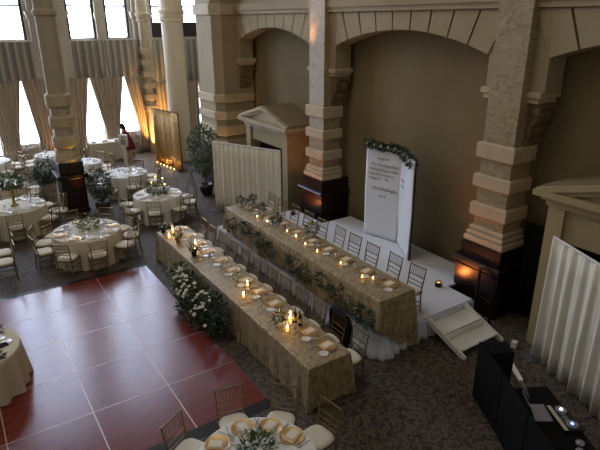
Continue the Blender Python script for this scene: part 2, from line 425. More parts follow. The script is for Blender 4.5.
# pilasters, capitals, sills
pl = MB()
for a, b in ((3.48, 3.90), (4.48, 4.9), (-1.0, -.7), (7.6, 7.75), (8.1, 8.4), (9.45, 9.85)):
    pl.box(a, b, YW-.16, YW, 0, 17); pl.box(a-.06, b+.06, YW-.22, YW, 5.85, 6.0); pl.box(a-.1, b+.1, YW-.26, YW, 6.0, 6.12)
for a, b in ((1.88, 2.16), (6.06, 6.44), (-.99, .6)):
    pl.box(a, b, YW-.1, YW, 5.03, 17); pl.box(a-.04, b+.04, YW-.15, YW, 5.85, 6.08)
pl.box(3.9, 4.48, YW-.3, YW, 0, 17)
pl.box(-9, 12.5, YW-.06, YW, 4.96, 5.05)
struct(pl.build('trim_4', 'window_wall_paint'))
struct(MB().box(-9, 3.4, YW-.12, YW, .42, .52).box(4.9, 8.4, YW-.12, YW, .42, .52).build('trim_5', 'window_wall_paint'))

# clustered round columns at the wall corner
root = empty('corner_column', (7.95, 24.55, 0), label='slender engaged column with alternating banded blocks in the window wall corner', cat='column', kind='thing')
MB().lathe([(.2, 0), (.2, 5.75)], 14).build('shaft', 'limestone', root, smooth=False)
b = MB()
for k in range(6): b.box(-.27, .27, -.25, .2, 1.9+k*.5, 2.15+k*.5)
b.build('banding_block', 'limestone', root, bevel=.03)
MB().lathe([(.2, 5.7), (.27, 5.75), (.27, 5.82), (.22, 5.86), (.3, 5.96), (.3, 6.06), (.24, 6.1), (.24, 12.3)], 14).build('capital', 'limestone', root)

# large round column behind the sequin screen
root = empty('round_column', (8.43, 22.3, 0), label='large smooth cream round column behind the gold sequin screen', cat='column', kind='thing')
MB().lathe([(.43, 0), (.43, 5.72)], 28).build('shaft', 'column_cream', root, smooth=False)
MB().lathe([(.43, 5.7), (.5, 5.74), (.5, 5.82), (.45, 5.86), (.5, 5.9), (.5, 5.98), (.46, 6.0), (.53, 6.06), (.53, 6.16), (.42, 6.2), (.44, 6.6), (.6, 7.6), (.66, 8.5), (.66, 12.3)], 28).build('capital', 'column_cream', root)

# free-standing octagonal column
root = empty('octagonal_column', (2.95, 17.85, 0), label='freestanding octagonal cream column with rusticated rings on a black plinth', cat='column', kind='thing')
cc = MB().lathe([(.30, 2.0), (.285, 5.9)], 8, ph=PI/8); cc.lathe([(.285, 6.1), (.28, 12.3)], 8, ph=PI/8); cc.build('shaft', 'column_stone', root)
for z0, z1 in ((2.08, 2.46), (2.70, 3.08), (3.32, 3.74)):
    MB().lathe([(.33, z0), (.385, z0+.07), (.385, z1-.07), (.33, z1)], 8, ph=PI/8).build('rusticated_ring', 'limestone', root)
MB().lathe([(.42, 1.66), (.42, 1.74), (.38, 1.8), (.38, 1.86), (.345, 1.92), (.33, 2.02)], 8, ph=PI/8).build('base_moulding', 'limestone', root)
MB().lathe([(.285, 5.88), (.34, 5.93), (.34, 6.03), (.29, 6.1)], 8, ph=PI/8).build('capital_ring', 'column_stone', root)
b = MB().box(-.36, .36, -.36, .36, 0, 1.14).box(-.39, .39, -.39, .39, 0, .12).box(-.37, .37, -.37, .37, 1.28, 1.66)
b.box(-.47, .47, -.47, .47, 1.14, 1.28)
b.build('plinth', 'plinth_dark', root, bevel=.02)

# ------------------------------------------------------------------ valances and curtains
def valance(x0, x1, z0, z1, y, label):
    def fn(u, v):
        x = x0+(x1-x0)*u; fold = .05*math.sin(u*(x1-x0)*14)+.02*math.sin(u*(x1-x0)*37)
        return (x, y-.12-fold*(.4+v*.6), z1+(z0-z1)*v)
    o = MB().grid(fn, int((x1-x0)*22), 3).build('valance', 'valance_stripes', smooth=True, solid=.012)
    tag(o, label, 'valance', 'striped valances over the tall windows')
valance(.55, 3.46, 3.5, 5.0, YW-.1, 'striped grey and tan valance over the curtains beside the octagonal column')
valance(4.92, 6.22, 3.47, 4.98, YW-.1, 'striped grey and tan valance above the middle of the buffet table')
valance(6.28, 7.72, 3.45, 4.98, YW-.1, 'striped grey and tan valance directly above the woman in red')
valance(8.36, 8.98, 3.15, 4.93, YW-.1, 'short striped valance just beside the large round column')
valance(9.6, 11.0, 3.05, 4.93, YW-.1, 'striped valance between round column and wide corner pier')
valance(-2.4, .5, 3.5, 5.0, YW-.1, 'striped grey and tan valance over the first windows of the wall')
def curtain(xt0, xt1, xb0, xb1, zt, label, ztie=1.15, y=YW-.22, m='curtain_tan'):
    """xt = extent at the top, xb = extent where it is tied back"""
    def fn(u, v):
        z = zt*(1-v)+.03*v; t = min(1, (zt-z)/(zt-ztie)); t2 = t
        if z < ztie: t2 = 1-.25*(ztie-z)/ztie
        a = xt0+(xb0-xt0)*t2; b = xt1+(xb1-xt1)*t2
        x = a+(b-a)*u; w_ = abs(xt1-xt0)
        return (x, y-.045*math.sin(u*w_*34+xt0*9), z)
    o = MB().grid(fn, max(14, int(abs(xt1-xt0)*46)), 10).build('curtain', m, smooth=True, solid=.01)
    tag(o, label, 'curtain', 'tan curtains tied back at the windows')
    return o
curtain(-.7, .05, -.7, -.5, 3.56, 'tan curtain farthest along the window wall from the arches')
curtain(.05, 1.2, .35, .95, 3.56, 'tan curtain gathered over the pier before the half seen window')
curtain(1.2, 2.78, 1.7, 2.36, 3.56, 'tan curtain gathered behind the half seen round table')
curtain(2.80, 3.62, 3.1, 3.62, 3.56, 'tan curtain slanting down toward the octagonal column')
curtain(4.66, 5.43, 4.62, 5.02, 3.52, 'tan curtain hanging just past the octagonal column')
curtain(5.45, 6.90, 5.86, 6.48, 3.5, 'tan curtain gathered in the middle above the buffet table')
curtain(6.92, 7.75, 7.38, 7.75, 3.46, 'tan curtain slanting down to the orange lit corner')
curtain(8.2, 8.95, 8.3, 8.95, 3.2, 'tan curtain between the corner column and the large round column', y=YW-.24)
curtain(9.6, 10.4, 9.6, 10.36, 3.1, 'tan curtain just past the large round column')
curtain(10.42, 11.0, 10.42, 11.0, 3.1, 'tan curtain tucked behind the wide corner pier')
def sheer(x0, x1, z1, label):
    o = MB().grid(lambda u, v: (x0+(x1-x0)*u, YW-.06-.02*math.sin(u*(x1-x0)*40), z1*(1-v)+.5*v), 40, 1).build('cafe_curtain', 'sheer', smooth=True, solid=.006)
    tag(o, label, 'curtain', 'low sheer curtains on the window sills')
sheer(2.3, 3.2, .95, 'low grey sheer curtain on the sill left of the octagonal column')
sheer(6.6, 7.4, 1.0, 'low grey sheer curtain on the sill behind the woman')

# ------------------------------------------------------------------ vestibules with pediments
def vestibule(xf, ya, yb, zl, zo, ztip, rise, label, roof_over=.21, beam=.28):
    root = empty('pedimented_vestibule', label=label, cat='vestibule', group='pedimented entrance vestibules', kind='thing')
    yc = (ya+yb)/2; xb = 9.545
    MB().box(xf+.02, xf+.30, yb-.30, yb, 0, zl).build('pilaster', 'vestibule_paint', root); MB().box(xf+.02, xf+.30, ya, ya+.30, 0, zl).build('pilaster', 'vestibule_paint', root)
    MB().box(xf+.3, xb, ya+.03, ya+.12, 0, zl).build('side_panel', 'vestibule_paint', root); MB().box(xf+.3, xb, yb-.12, yb-.03, 0, zl).build('side_panel', 'vestibule_paint', root)
    MB().box(xf+.08, xf+.14, ya+.3, yb-.3, zo, zl).build('header_panel', 'vestibule_paint', root)
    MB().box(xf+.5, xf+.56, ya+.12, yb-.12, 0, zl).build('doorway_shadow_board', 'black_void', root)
    b = MB().box(xf-.02, xb, ya-.04, yb+.04, zl, zl+.1).box(xf-.08, xb, ya-.10, yb+.10, zl+.1, zl+.17); b.box(xf-.18, xb, ya-.22, yb+.22, zl+.17, zl+beam)
    b.build('entablature', 'vestibule_paint', root)
    h = (yb-ya)/2; yo = h+roof_over
    # pediment panel and raking cornice
    z0 = zl+beam
    MB().prismx([(yc-h, z0), (yc+h, z0), (yc, z0+rise*h/yo)], xf, xf+.06).build('tympanum', 'vestibule_paint', root)
    rk = MB()
    for s in (-1, 1):
        p = [(yc+s*yo, ztip-.10), (yc+s*yo, ztip), (yc, ztip+rise), (yc, ztip+rise-.10)]
        rk.prismx(p if s < 0 else p[::-1], xf-.14, xf+.06)
        p = [(yc+s*(yo-.12), ztip-.16), (yc+s*(yo-.12), ztip-.06), (yc, ztip+rise-.08), (yc, ztip+rise-.18)]
        rk.prismx(p if s < 0 else p[::-1], xf-.08, xf+.06)
    rk.build('raking_cornice', 'vestibule_paint', root)
    rf = MB()
    for s in (-1, 1):
        p = [(yc+s*yo, ztip-.06), (yc+s*yo, ztip+.015), (yc, ztip+rise+.015), (yc, ztip+rise-.06)]
        rf.prismx(p if s < 0 else p[::-1], xf-.02, xb)
    rf.build('roof', 'vestibule_roof', root)
    return root
vestibule(8.5, 13.70, 16.34, 2.44, 2.0, 2.78, .44, 'beige pedimented doorway vestibule between the corner pier and the middle pier')
vestibule(8.4, 2.0, 4.98, 2.76, 2.16, 3.05, .46, 'beige pedimented doorway vestibule behind the long cream drape', roof_over=.2, beam=.27)

o = MB().grid(lambda u, v: (9.2+.03*math.sin(u*26), 5.12+.72*u, 2.03*(1-v)+.01*v), 26, 2).build('black_drape', 'black_cloth', smooth=True, solid=.01)
tag(o, 'black drape hanging in the gap between the near pier and the vestibule', 'drape')

# ------------------------------------------------------------------ dance floor
DX1, DY0, DY1 = 3.445, 6.26, 12.30; DX0 = DX1-1.2192*7; PN = 1.2192
root = empty('dance_floor', label='portable red mahogany dance floor laid on the carpet beside the banquet table', cat='dance floor')
MB().box(DX0, DX1, DY0, DY1, .001, .03).build('panel_surface', 'parquet', root)
sm = MB()
for k in range(1, 7): sm.box(DX1-k*PN-.008, DX1-k*PN+.008, DY0, DY1, .03, .0315)
for y in (7.476, 8.695, 9.914, 11.13): sm.box(DX0, DX1, y-.008, y+.008, .03, .0315)
sm.build('metal_seam', 'seam_metal', root)
def ramp(mb, x0, y0, x1, y1, nx, ny):
    wd = .2; mb.add([(x0, y0, .03), (x1, y1, .03), (x1+nx*wd, y1+ny*wd, .002), (x0+nx*wd, y0+ny*wd, .002), (x0, y0, .001), (x1, y1, .001)], [(0, 1, 2, 3), (0, 3, 4), (1, 5, 2)])
e = MB(); ramp(e, DX0, DY0, DX1, DY0, 0, -1); e.build('edge_ramp', 'black_metal', root)
e = MB(); ramp(e, DX1, DY1, DX0, DY1, 0, 1); e.build('edge_ramp', 'black_metal', root)
e = MB(); e.add([(DX1, DY0, .03), (DX1+.03, DY0-.0, .002), (DX1+.03, DY1, .002), (DX1, DY1, .03)], [(0, 1, 2, 3)]); e.build('edge_ramp', 'silver_plastic', root)

# ------------------------------------------------------------------ stage
SZ = .40
root = empty('stage', label='low white carpeted stage with pleated skirt carrying the head table', cat='stage')
poly = [(5.74, 6.2), (8.28, 6.2), (8.28, 6.87), (9.3, 6.87), (9.3, 11.5), (8.28, 11.5), (8.28, 12.9), (5.74, 12.9)]
MB().prism([(8.47, 6.87) if p == (8.28, 6.87) and 0 else p for p in poly], SZ-.05, SZ).build('deck', 'stage_white', root)
sk = MB()
def skirt(p0, p1, amp=.028, freq=34, flare=.07, z1=SZ-.004, z0=.005):
    d = Vector((p1[0]-p0[0], p1[1]-p0[1])); L = d.length; d /= L; nrm = Vector((d.y, -d.x))
    def fn(u, v):
        o = amp*math.sin(u*L*freq)+.4*amp*math.sin(u*L*freq*2.3+1)
        o = o*(.35+.65*v)+flare*v*v+.02
        return (p0[0]+d.x*u*L+nrm.x*o, p0[1]+d.y*u*L+nrm.y*o, z1*(1-v)+z0*v)
    sk.grid(fn, int(L*30), 5)
path = [(5.74, 12.9-.033*k) for k in range(198)]+[(6.0-.28*math.cos(t*PI/40), 6.40-.22*math.sin(t*PI/40)) for t in range(1, 20)]+[(6.0+.033*k, 6.18) for k in range(70)]
acc = 0; LV = [0, .15, .35, .55, .75, 1]; vs_ = []
for k, (x, y) in enumerate(path):
    a, b = path[max(k-1, 0)], path[min(k+1, len(path)-1)]; d = Vector((b[0]-a[0], b[1]-a[1])).normalized(); n_ = Vector((d.y, -d.x)); acc += .033
    fl_ = .05+.15*max(0, 1-max(0, y-6.6)/1.6)*max(0, 1-max(0, x-5.9)/.5)
    for v in LV:
        o_ = .02+(.028*math.sin(acc*32)+.012*math.sin(acc*75+1)+.014*math.sin(acc*11))*(.4+.6*v)+fl_*v*v
        vs_.append((x+n_.x*o_, y+n_.y*o_, (SZ-.004)*(1-v)+.006*v))
sk.add(vs_, [(k*6+q, (k+1)*6+q, (k+1)*6+q+1, k*6+q+1) for k in range(len(path)-1) for q in range(5)])
sk.build('pleated_skirt', 'skirt_white', root, smooth=True, solid=.006)
b = MB().prism([(5.85, 6.3), (8.2, 6.3), (8.2, 6.95), (9.2, 6.95), (9.2, 11.4), (8.2, 11.4), (8.2, 12.8), (5.85, 12.8)], .01, SZ-.05); b.build('platform_core', 'black_cloth', root)

# steps
root = empty('stage_steps', label='white two tread portable steps leaning against the end of the stage', cat='steps')
MB().box(6.99, 8.00, 5.72, 6.15, .25, .28).box(6.99, 8.00, 6.11, 6.14, .02, .25).build('tread', 'white_paint', root)
MB().box(6.99, 8.00, 5.30, 5.72, .12, .15).box(6.99, 8.00, 5.68, 5.71, .15, .25).build('tread', 'white_paint', root)
for x in (6.945, 8.0):
    MB().prismx([(6.15, .30), (6.15, .42), (5.2, .07), (5.2, .005), (5.32, .005)], x, x+.045).build('stringer', 'white_paint', root)
root = empty('handrail', label='black tubular handrail standing beside the stage steps', cat='handrail')
hp = [(8.3, 6.12, 0), (8.3, 6.12, 1.06)]
for k in range(1, 7):
    t = PI*k/6*.5; hp.append((8.3, 6.12-.14*(1-math.cos(t))-.0, 1.06+.14*math.sin(t)))
hp += [(8.3, 5.84, 1.12), (8.3, 5.76, .98), (8.3, 5.74, 0)]
MB().tube(hp, .03, 8).build('rail', 'black_metal', root, smooth=True)
MB().tube([(8.3, 6.12, .55), (8.3, 5.74, .5)], .016, 8).build('cross_bar', 'black_metal', root)

# ------------------------------------------------------------------ cloths
def rrect(x0, x1, y0, y1, r, n):
    """points evenly round a rounded rectangle with outward normals"""
    segs_ = [((x0+r, y0), (x1-r, y0), (0, -1)), ((x1, y0+r), (x1, y1-r), (1, 0)), ((x1-r, y1), (x0+r, y1), (0, 1)), ((x0, y1-r), (x0, y0+r), (-1, 0))]
    cs_ = [(x1-r, y0+r, -PI/2), (x1-r, y1-r, 0), (x0+r, y1-r, PI/2), (x0+r, y0+r, PI)]
    out = []; per = 2*(x1-x0+y1-y0-4*r)+2*PI*r; ds = per/n
    for (a, b, nn), (cx, cy_, t0) in zip(segs_, cs_):
        L = math.hypot(b[0]-a[0], b[1]-a[1]); k = max(1, int(L/ds))
        for i in range(k): out.append((a[0]+(b[0]-a[0])*i/k, a[1]+(b[1]-a[1])*i/k, nn[0], nn[1]))
        for i in range(6):
            t = t0+PI/2*i/6; out.append((cx+r*math.cos(t), cy_+r*math.sin(t), math.cos(t), math.sin(t)))
    return out
def rect_cloth(x0, x1, y0, y1, zt, zbf, m, amp=.012, corner=.05, seed=0, freq=16, flare=.015):
    rnd = random.Random(seed); P = rrect(x0, x1, y0, y1, .03, int((x1-x0+y1-y0)*2*26)); n = len(P)
    ph = [rnd.uniform(0, 6) for _ in range(4)]; loops = []; s = 0; ss = []
    for i, p in enumerate(P):
        q = P[i-1]; s += math.hypot(p[0]-q[0], p[1]-q[1]); ss.append(s)
    def off(i, v):
        x, y, nx, ny = P[i]; c = abs(nx*ny)*2          # 1 at corners
        return (amp*(math.sin(ss[i]*freq+ph[0])+.6*math.sin(ss[i]*freq*.47+ph[1])+.35*math.sin(ss[i]*freq*2.1+ph[2]))+flare)*v**.8+corner*c*v
    lv = [(-.02, 0), (0, 0), (.35, -.0)]
    loops.append([(x-nx*.02, y-ny*.02, zt) for x, y, nx, ny in P])
    loops.append([(x-nx*.004, y-ny*.004, zt-.003) for x, y, nx, ny in P])
    loops.append([(x, y, zt-.014) for x, y, nx, ny in P])
    for v in (.12, .25, .4, .55, .7, .85, 1):
        L = []
        for i, (x, y, nx, ny) in enumerate(P):
            o = max(0, off(i, v)); zb = zbf(x, y); L.append((x+nx*o, y+ny*o, zt-.014-(zt-.014-zb)*v))
        loops.append(L)
    return MB().ring(loops, True)
def table_frame(root_name, x0, x1, y0, y1, z1, label, group, zb=0):
    r = empty(root_name, label=label, cat='table', group=group)
    MB().box(x0, x1, y0, y1, z1-.03, z1).build('tabletop', 'bark', r)
    for x in (x0+.08, x1-.08):
        for y in (y0+.12, y1-.12): MB().tube([(x, y, zb), (x, y, z1-.03)], .016).build('leg', 'grey_metal', r)
FX0, FX1 = 3.87, 4.70; FT = .765
ftn = ['at the near end', 'in the middle', 'at the far end']
for k, (a, b) in enumerate(((5.67, 8.00), (8.01, 10.27), (10.28, 12.55))):
    table_frame('banquet_table', FX0+.02, FX1-.02, a+.02, b-.02, FT-.006, 'folding table under the gold cloth %s of the lower banquet row' % ftn[k], 'tables of the lower banquet row')
    o = rect_cloth(FX0, FX1, a, b, FT, lambda x, y: .012, 'gold_cloth', seed=k+3, amp=.016, flare=.02, freq=17, corner=.09).build('tablecloth', 'gold_cloth', smooth=True)
    tag(o, 'floor length gold tablecloth %s of the lower banquet row' % ftn[k], 'tablecloth', 'gold cloths of the lower banquet row')
HX0, HX1, HT = 5.68, 6.54, 1.17
def hz(y0, y1):
    def f(x, y):
        if x < HX0+.03: return .52+.04*math.sin(y*2.2)+.10*max(0, 1-max(0, y-6.9)/.9)
        if y < 6.15: return max(.02, .56-.62*(x-HX0)/.80)
        return SZ+.015
    return f
for k, (a, b) in enumerate(((6.13, 8.62), (8.63, 10.4), (10.41, 12.25))):
    table_frame('head_table', HX0+.08, HX1-.02, max(a, 6.25)+.02, b-.02, HT-.006, 'folding table on stage under the gold cloth %s of head row' % ftn[k], 'tables of the raised head row', SZ+.001)
    o = rect_cloth(HX0, HX1, a, b, HT, hz(a, b), 'gold_cloth', seed=k+13, amp=.02, flare=.05 if k == 0 else .018, freq=15, corner=.09).build('tablecloth', 'gold_cloth', smooth=True)
    tag(o, 'gold tablecloth hanging over the stage edge %s of the raised head row' % ftn[k], 'tablecloth', 'gold cloths of the raised head row')

def round_cloth(r, zt, seed, folds=20, amp=.03):
    rnd = random.Random(seed); n = 144; a1, a2 = rnd.uniform(0, 6), rnd.uniform(0, 6)
    L = []
    for rr_, z in ((r-.03, zt), (r-.008, zt-.003), (r, zt-.014)): L.append([(rr_*math.cos(2*PI*k/n), rr_*math.sin(2*PI*k/n), z) for k in range(n)])
    for v in (.1, .25, .45, .65, .82, 1):
        q = []
        for k in range(n):
            t = 2*PI*k/n; o = (amp*(math.sin(folds*t+a1)+.5*math.sin((folds*.55//1)*t+a2))+.035)*v
            q.append(((r+o)*math.cos(t), (r+o)*math.sin(t), (zt-.014)*(1-v)+.012*v))
        L.append(q)
    return MB().ring(L, True)
TABLES = {  # key: centre, radius, phrase
    'A': ((2.43, 13.70), .84, "round table by the dance floor's far corner", 'ivory_cloth'),
    'B': ((4.99, 15.63), .73, 'round table with white tapers past the banquet row', 'white_cloth'),
    'C': ((4.89, 18.71), .74, 'round table before the white photo booth', 'white_cloth'),
    'D': ((1.15, 16.85), .84, 'round table with the tall gold vase', 'ivory_cloth'),
    'E': ((1.10, 19.40), .72, 'round table just behind the tall gold vase', 'ivory_cloth'),
    'F': ((1.05, 23.20), .72, 'half seen round table under the curtains', 'white_cloth'),
    'G': ((3.30, 23.10), .70, 'round table behind the drooping column plant', 'white_cloth'),
    'H': ((3.95, 21.10), .70, "round table behind the column's potted palm", 'white_cloth'),
    'N': ((2.33, 4.54), .76, 'round table at the bottom edge', 'white_cloth'),
}
for k, (c, r, ph, m) in TABLES.items():
    t = empty('round_table', (c[0], c[1], 0), label='folding table under the cloth of the '+ph, cat='table', group='round guest tables')
    MB().lathe([(r-.04, .725), (r-.02, .735), (r-.02, .75), (r-.04, .757)], 40).build('tabletop', 'bark', t)
    for a in (45, 135, 225, 315): MB().tube([(.4*math.cos(math.radians(a)), .4*math.sin(math.radians(a)), 0), (.4*math.cos(math.radians(a)), .4*math.sin(math.radians(a)), .725)], .016).build('leg', 'grey_metal', t)
    o = round_cloth(r, .765, ord(k)).build('tablecloth', m, smooth=True); o.location = (c[0], c[1], 0)
    tag(o, 'floor length cloth draped over the '+ph, 'tablecloth', 'cloths on the round tables')
# gift table on the dance floor
KC = (-.50, 9.16); KR = .80
t = empty('round_table', (KC[0], KC[1], .032), label='folding table under the fluted cloth on the dance floor', cat='table', group='round guest tables')
MB().lathe([(KR-.04, .69), (KR-.02, .70), (KR-.02, .715), (KR-.04, .72)], 40).build('tabletop', 'bark', t)
MB().tube([(0, 0, 0), (0, 0, .69)], .03).build('leg', 'grey_metal', t)
o = round_cloth(KR, .735, 91, 17, .045).build('tablecloth', 'ivory_cloth', smooth=True); o.location = (KC[0], KC[1], .032)
tag(o, 'deeply fluted ivory cloth on the table standing on the dance floor', 'tablecloth', 'cloths on the round tables')
# buffet by the windows
table_frame('buffet_table', 4.95, 6.55, 23.92, 24.48, .80, 'long buffet table under the window sill beside the woman', None)
o = rect_cloth(4.92, 6.58, 23.88, 24.52, .806, lambda x, y: .012, 'ivory_cloth', seed=40, amp=.008, freq=22).build('tablecloth', 'ivory_cloth', smooth=True)
tag(o, 'plain ivory cloth on the long buffet table under the windows', 'tablecloth')

# ------------------------------------------------------------------ chairs
def make_chair():
    t = empty('chiavari_chair', cat='chair')
    def sq(a, b, z, n=28, p=3.2):
        return [(a*abs(math.cos(2*PI*k/n))**(2/p)*(1 if math.cos(2*PI*k/n) >= 0 else -1), b*abs(math.sin(2*PI*k/n))**(2/p)*(1 if math.sin(2*PI*k/n) >= 0 else -1), z) for k in range(n)]
    cu = MB().ring([sq(.13, .12, .512), sq(.175, .17, .508), sq(.2, .195, .495), sq(.21, .205, .475), sq(.2, .195, .452)]); cu.add(sq(.2, .195, .452), [tuple(range(28))])
    cu.build('seat_cushion', 'ivory_cushion', t, smooth=True)
    fr = MB().box(-.205, .205, .17, .195, .425, .45).box(-.19, .19, -.2, -.175, .425, .45).box(-.205, -.18, -.2, .195, .425, .45).box(.18, .205, -.2, .195, .425, .45).box(-.18, .18, -.175, .17, .43, .448)
    fr.build('seat_frame', 'gold_chair', t)
    for s in (-1, 1):
        MB().tube([(s*.19, .18, 0), (s*.19, .18, .43)], [.011, .015]).build('leg', 'gold_chair', t)
        MB().tube([(s*.175, -.225, 0), (s*.18, -.19, .3), (s*.18, -.19, .48), (s*.19, -.235, .72), (s*.195, -.27, .925)], [.012, .015, .015, .014, .012]).build('leg', 'gold_chair', t)
    bk = MB()
    def yy(z): return -.19-.08*max(0, (z-.48))/.44
    for z, r in ((.905, .013), (.72, .011), (.62, .010), (.54, .010)): bk.tube([(-.19, yy(z), z), (.19, yy(z), z)], r)
    for k in range(7):
        x = -.135+.045*k; bk.tube([(x, yy(.72), .72), (x, yy(.905), .905)], .0055, 5)
    bk.build('backrest', 'gold_chair', t)
    st = MB()
    for z in (.16, .27):
        st.tube([(-.19, .18, z), (.19, .18, z)], .009, 5)
    for s in (-1, 1):
        for z in (.16, .27): st.tube([(s*.19, .18, z), (s*.178, -.205, z)], .009, 5)
    st.tube([(-.178, -.205, .2), (.178, -.205, .2)], .009, 5)
    st.build('stretcher', 'gold_chair', t)
    return t
CH = Proto(make_chair())
SEATS = {
    'A': [-128, -91, -48, -12, 20, 54, 95, 128, 155, -172], 'B': [-160, 155, -115, -68, -26, 8, 50, 95],
    'C': [-152, -91, -34, 5, 50, 95, 140, 178], 'D': [-97, -44, -8, 30, 72, -140], 'E': [-23, -52, 10, 50, -90],
    'F': [46, 20, -20, -60], 'G': [118, 150, -170, -100, -60, -20], 'H': [-30, 5, 40, -80, 100],
    'N': [79, 43, 9, 121],
}
SEAT_AT = {}
for k, al in SEATS.items():
    (cx, cy_), r, ph, m = TABLES[k]; used = set()
    for a in al:
        t = math.radians(a); d = r+(.26 if k == 'N' else .23); x, y = cx+d*math.cos(t), cy_+d*math.sin(t)
        h = hour(a)
        while h in used: h = HOURS[(HOURS.index(h)+1) % 12]
        used.add(h); SEAT_AT[(k, a)] = h
        CH.put((x, y, 0), t+PI/2, "gold chair at %s o'clock of the %s" % (h, ph), 'gold ballroom chairs round the guest tables')
for (x, y), lb in (((.50, 14.05), 'farther'), ((.46, 13.42), 'nearer')):
    CH.put((x, y, 0), PI/2, "%s gold chair of the pair facing away at the frame's left edge" % lb, 'gold ballroom chairs round the guest tables')
CH.put((2.30, 16.62, 0), PI*.9, 'stray gold chair between the black plinth and the round tables', 'gold ballroom chairs round the guest tables')
fch = []
for k in range(12):
    y = 5.93+.585*k
    fch.append(CH.put((4.83+.02*math.sin(k*3), y, 0), PI/2+.05*math.sin(k*5), '%s gold chair from the near end of the lower banquet row' % ORD[k], 'gold chairs along the lower banquet row'))
HY = [6.62, 7.28, 7.93, 8.55, 9.12, 9.75, 10.4, 11.0, 11.6, 12.2]
for k, y in enumerate(HY):
    CH.put((6.79+.02*math.sin(k*2.2), y-.04, SZ), PI/2+.06*math.sin(k*4+1), '%s gold chair from the near end of the raised head row' % ORD[k], 'gold chairs on the stage')
# black jacket over the second chair
JX = -.07
def jk(u, v):
    s = (u-.5)*2; zz = .94-.62*v+.03*math.cos(s*1.3)
    bulge = .035+.03*v+.012*math.sin(u*22)
    return (JX+5.165-.05*(.94-zz)/.4+bulge, 6.515+s*(.235+.02*v), zz)
j = empty('jacket', label='black suit jacket hung over the second chair of the lower row', cat='jacket')
MB().grid(jk, 24, 10).build('back_panel', 'jacket', j, smooth=True, solid=.02)
MB().grid(lambda u, v: (JX+5.20-.10*v, 6.515+(u-.5)*.44, .95+.02*math.sin(v*PI)), 10, 4).build('shoulders', 'jacket', j, smooth=True, solid=.02)
for s in (-1, 1):
    MB().tube([(JX+5.17, 6.515+s*.235, .92), (JX+5.20, 6.515+s*.27, .7), (JX+5.2, 6.515+s*.26, .45)], [.05, .05, .04], 8).build('sleeve', 'jacket', j, smooth=True)

# ------------------------------------------------------------------ table settings
def single(name, mb, m, cat, smooth=False):
    o = mb.build(name, m, smooth=smooth); o['category'] = cat; return Proto(o)
PL = single('charger_plate', MB().lathe([(.10, 0), (.165, .012), (.165, .015), (.105, .005)], 28), 'gold_plate', 'plate')
NK = empty('folded_napkin', cat='napkin'); MB().box(-.085, .085, -.115, .115, 0, .012).build('linen', 'napkin_tan', NK, bevel=.004); MB().box(-.055, .058, -.098, .06, .012, .02).build('fold', 'napkin_white', NK, bevel=.003); NKP = Proto(NK)
DP = single('dinner_plate', MB().lathe([(.09, 0), (.145, .014), (.145, .018), (.10, .006)], 24), 'porcelain', 'plate')
N2 = empty('folded_napkin', cat='napkin'); MB().box(-.06, .06, -.1, .1, 0, .014).build('linen', 'napkin_white', N2, bevel=.004); MB().obox((.03, .02, .02), .03, .08, .008, .5).build('fold', 'napkin_white', N2); NW = Proto(N2)
SP = single('bread_plate', MB().lathe([(.045, 0), (.082, .01), (.082, .013), (.05, .004)], 24), 'porcelain', 'plate')
gp = [(.03, 0), (.033, .003), (.005, .008), (.004, .075), (.02, .095), (.036, .12), (.038, .15), (.03, .19)]
GL = single('wine_glass', MB().lathe(gp+[(.028, .19), (.034, .15), (.032, .122), (.016, .1), (.002, .09)], 12), 'glass', 'glass', True)
WG = single('water_tumbler', MB().lathe([(.028, 0), (.034, .11), (.032, .11), (.026, .006)], 12), 'glass', 'glass', True)
CF = single('champagne_flute', MB().lathe([(.028, 0), (.03, .003), (.004, .008), (.004, .07), (.02, .12), (.022, .21), (.019, .22)], 12), 'glass', 'glass', True)
KN = single('knife', MB().box(-.006, .006, -.11, .02, 0, .004).box(-.009, .009, .02, .11, 0, .003), 'cutlery', 'knife')
FK = single('fork', MB().box(-.005, .005, -.1, .05, 0, .004).box(-.011, .011, .05, .065, 0, .004).box(-.011, -.007, .065, .1, 0, .004).box(-.002, .002, .065, .1, 0, .004).box(.007, .011, .065, .1, 0, .004), 'cutlery', 'fork')
def setting(px, py, z, rz, where, grp, full=True, side=.19, napdx=0, white=False):
    """rz: direction the diner looks at (towards the table centre) as +Y local"""
    def at(lx, ly, lz=0): return (px+lx*math.cos(rz)-ly*math.sin(rz), py+lx*math.sin(rz)+ly*math.cos(rz), z+lz)
    if white:
        DP.put(at(0, 0), rz, 'white dinner plate '+where, 'white dinner plates '+grp); NW.put(at(0, 0, .0085), rz+.12+napdx, 'folded white napkin '+where, 'white napkins '+grp)
    else:
        PL.put(at(0, 0), rz, 'gold charger plate '+where, 'gold charger plates '+grp); NKP.put(at(0, 0, .0065), rz+.12+napdx, 'folded tan napkin '+where, 'folded napkins '+grp)
    if side: SP.put(at(-side+.03, .17), rz, 'small white bread plate '+where, 'bread plates '+grp)
    GL.put(at(.10, .20), rz, 'stemmed wine glass '+where, 'wine glasses '+grp)
    if full and 'round' not in grp: CF.put(at(.03, .26), rz, 'slim champagne flute '+where, 'champagne flutes '+grp)
    if full:
        WG.put(at(.19, .15), rz, 'clear water tumbler '+where, 'water tumblers '+grp)
        KN.put(at(.20, -.02), rz, 'steel knife '+where, 'knives '+grp)
        FK.put(at(-.20, -.03), rz, 'steel fork '+where, 'forks '+grp)
for k in range(12):
    y = 5.97+.585*k
    setting(4.47, max(y, 6.05), FT+.001, PI/2, 'at the %s place from the near end, lower banquet row' % ORD[k], 'on the lower banquet row', napdx=.1*math.sin(k*3))
for k, y in enumerate(HY):
    y = min(max(y, 6.6)-.08, 11.98)
    setting(6.26, y, HT+.001, PI/2, 'at the %s place from the near end, raised head row' % ORD[k], 'on the raised head row', napdx=.1*math.sin(k*4))
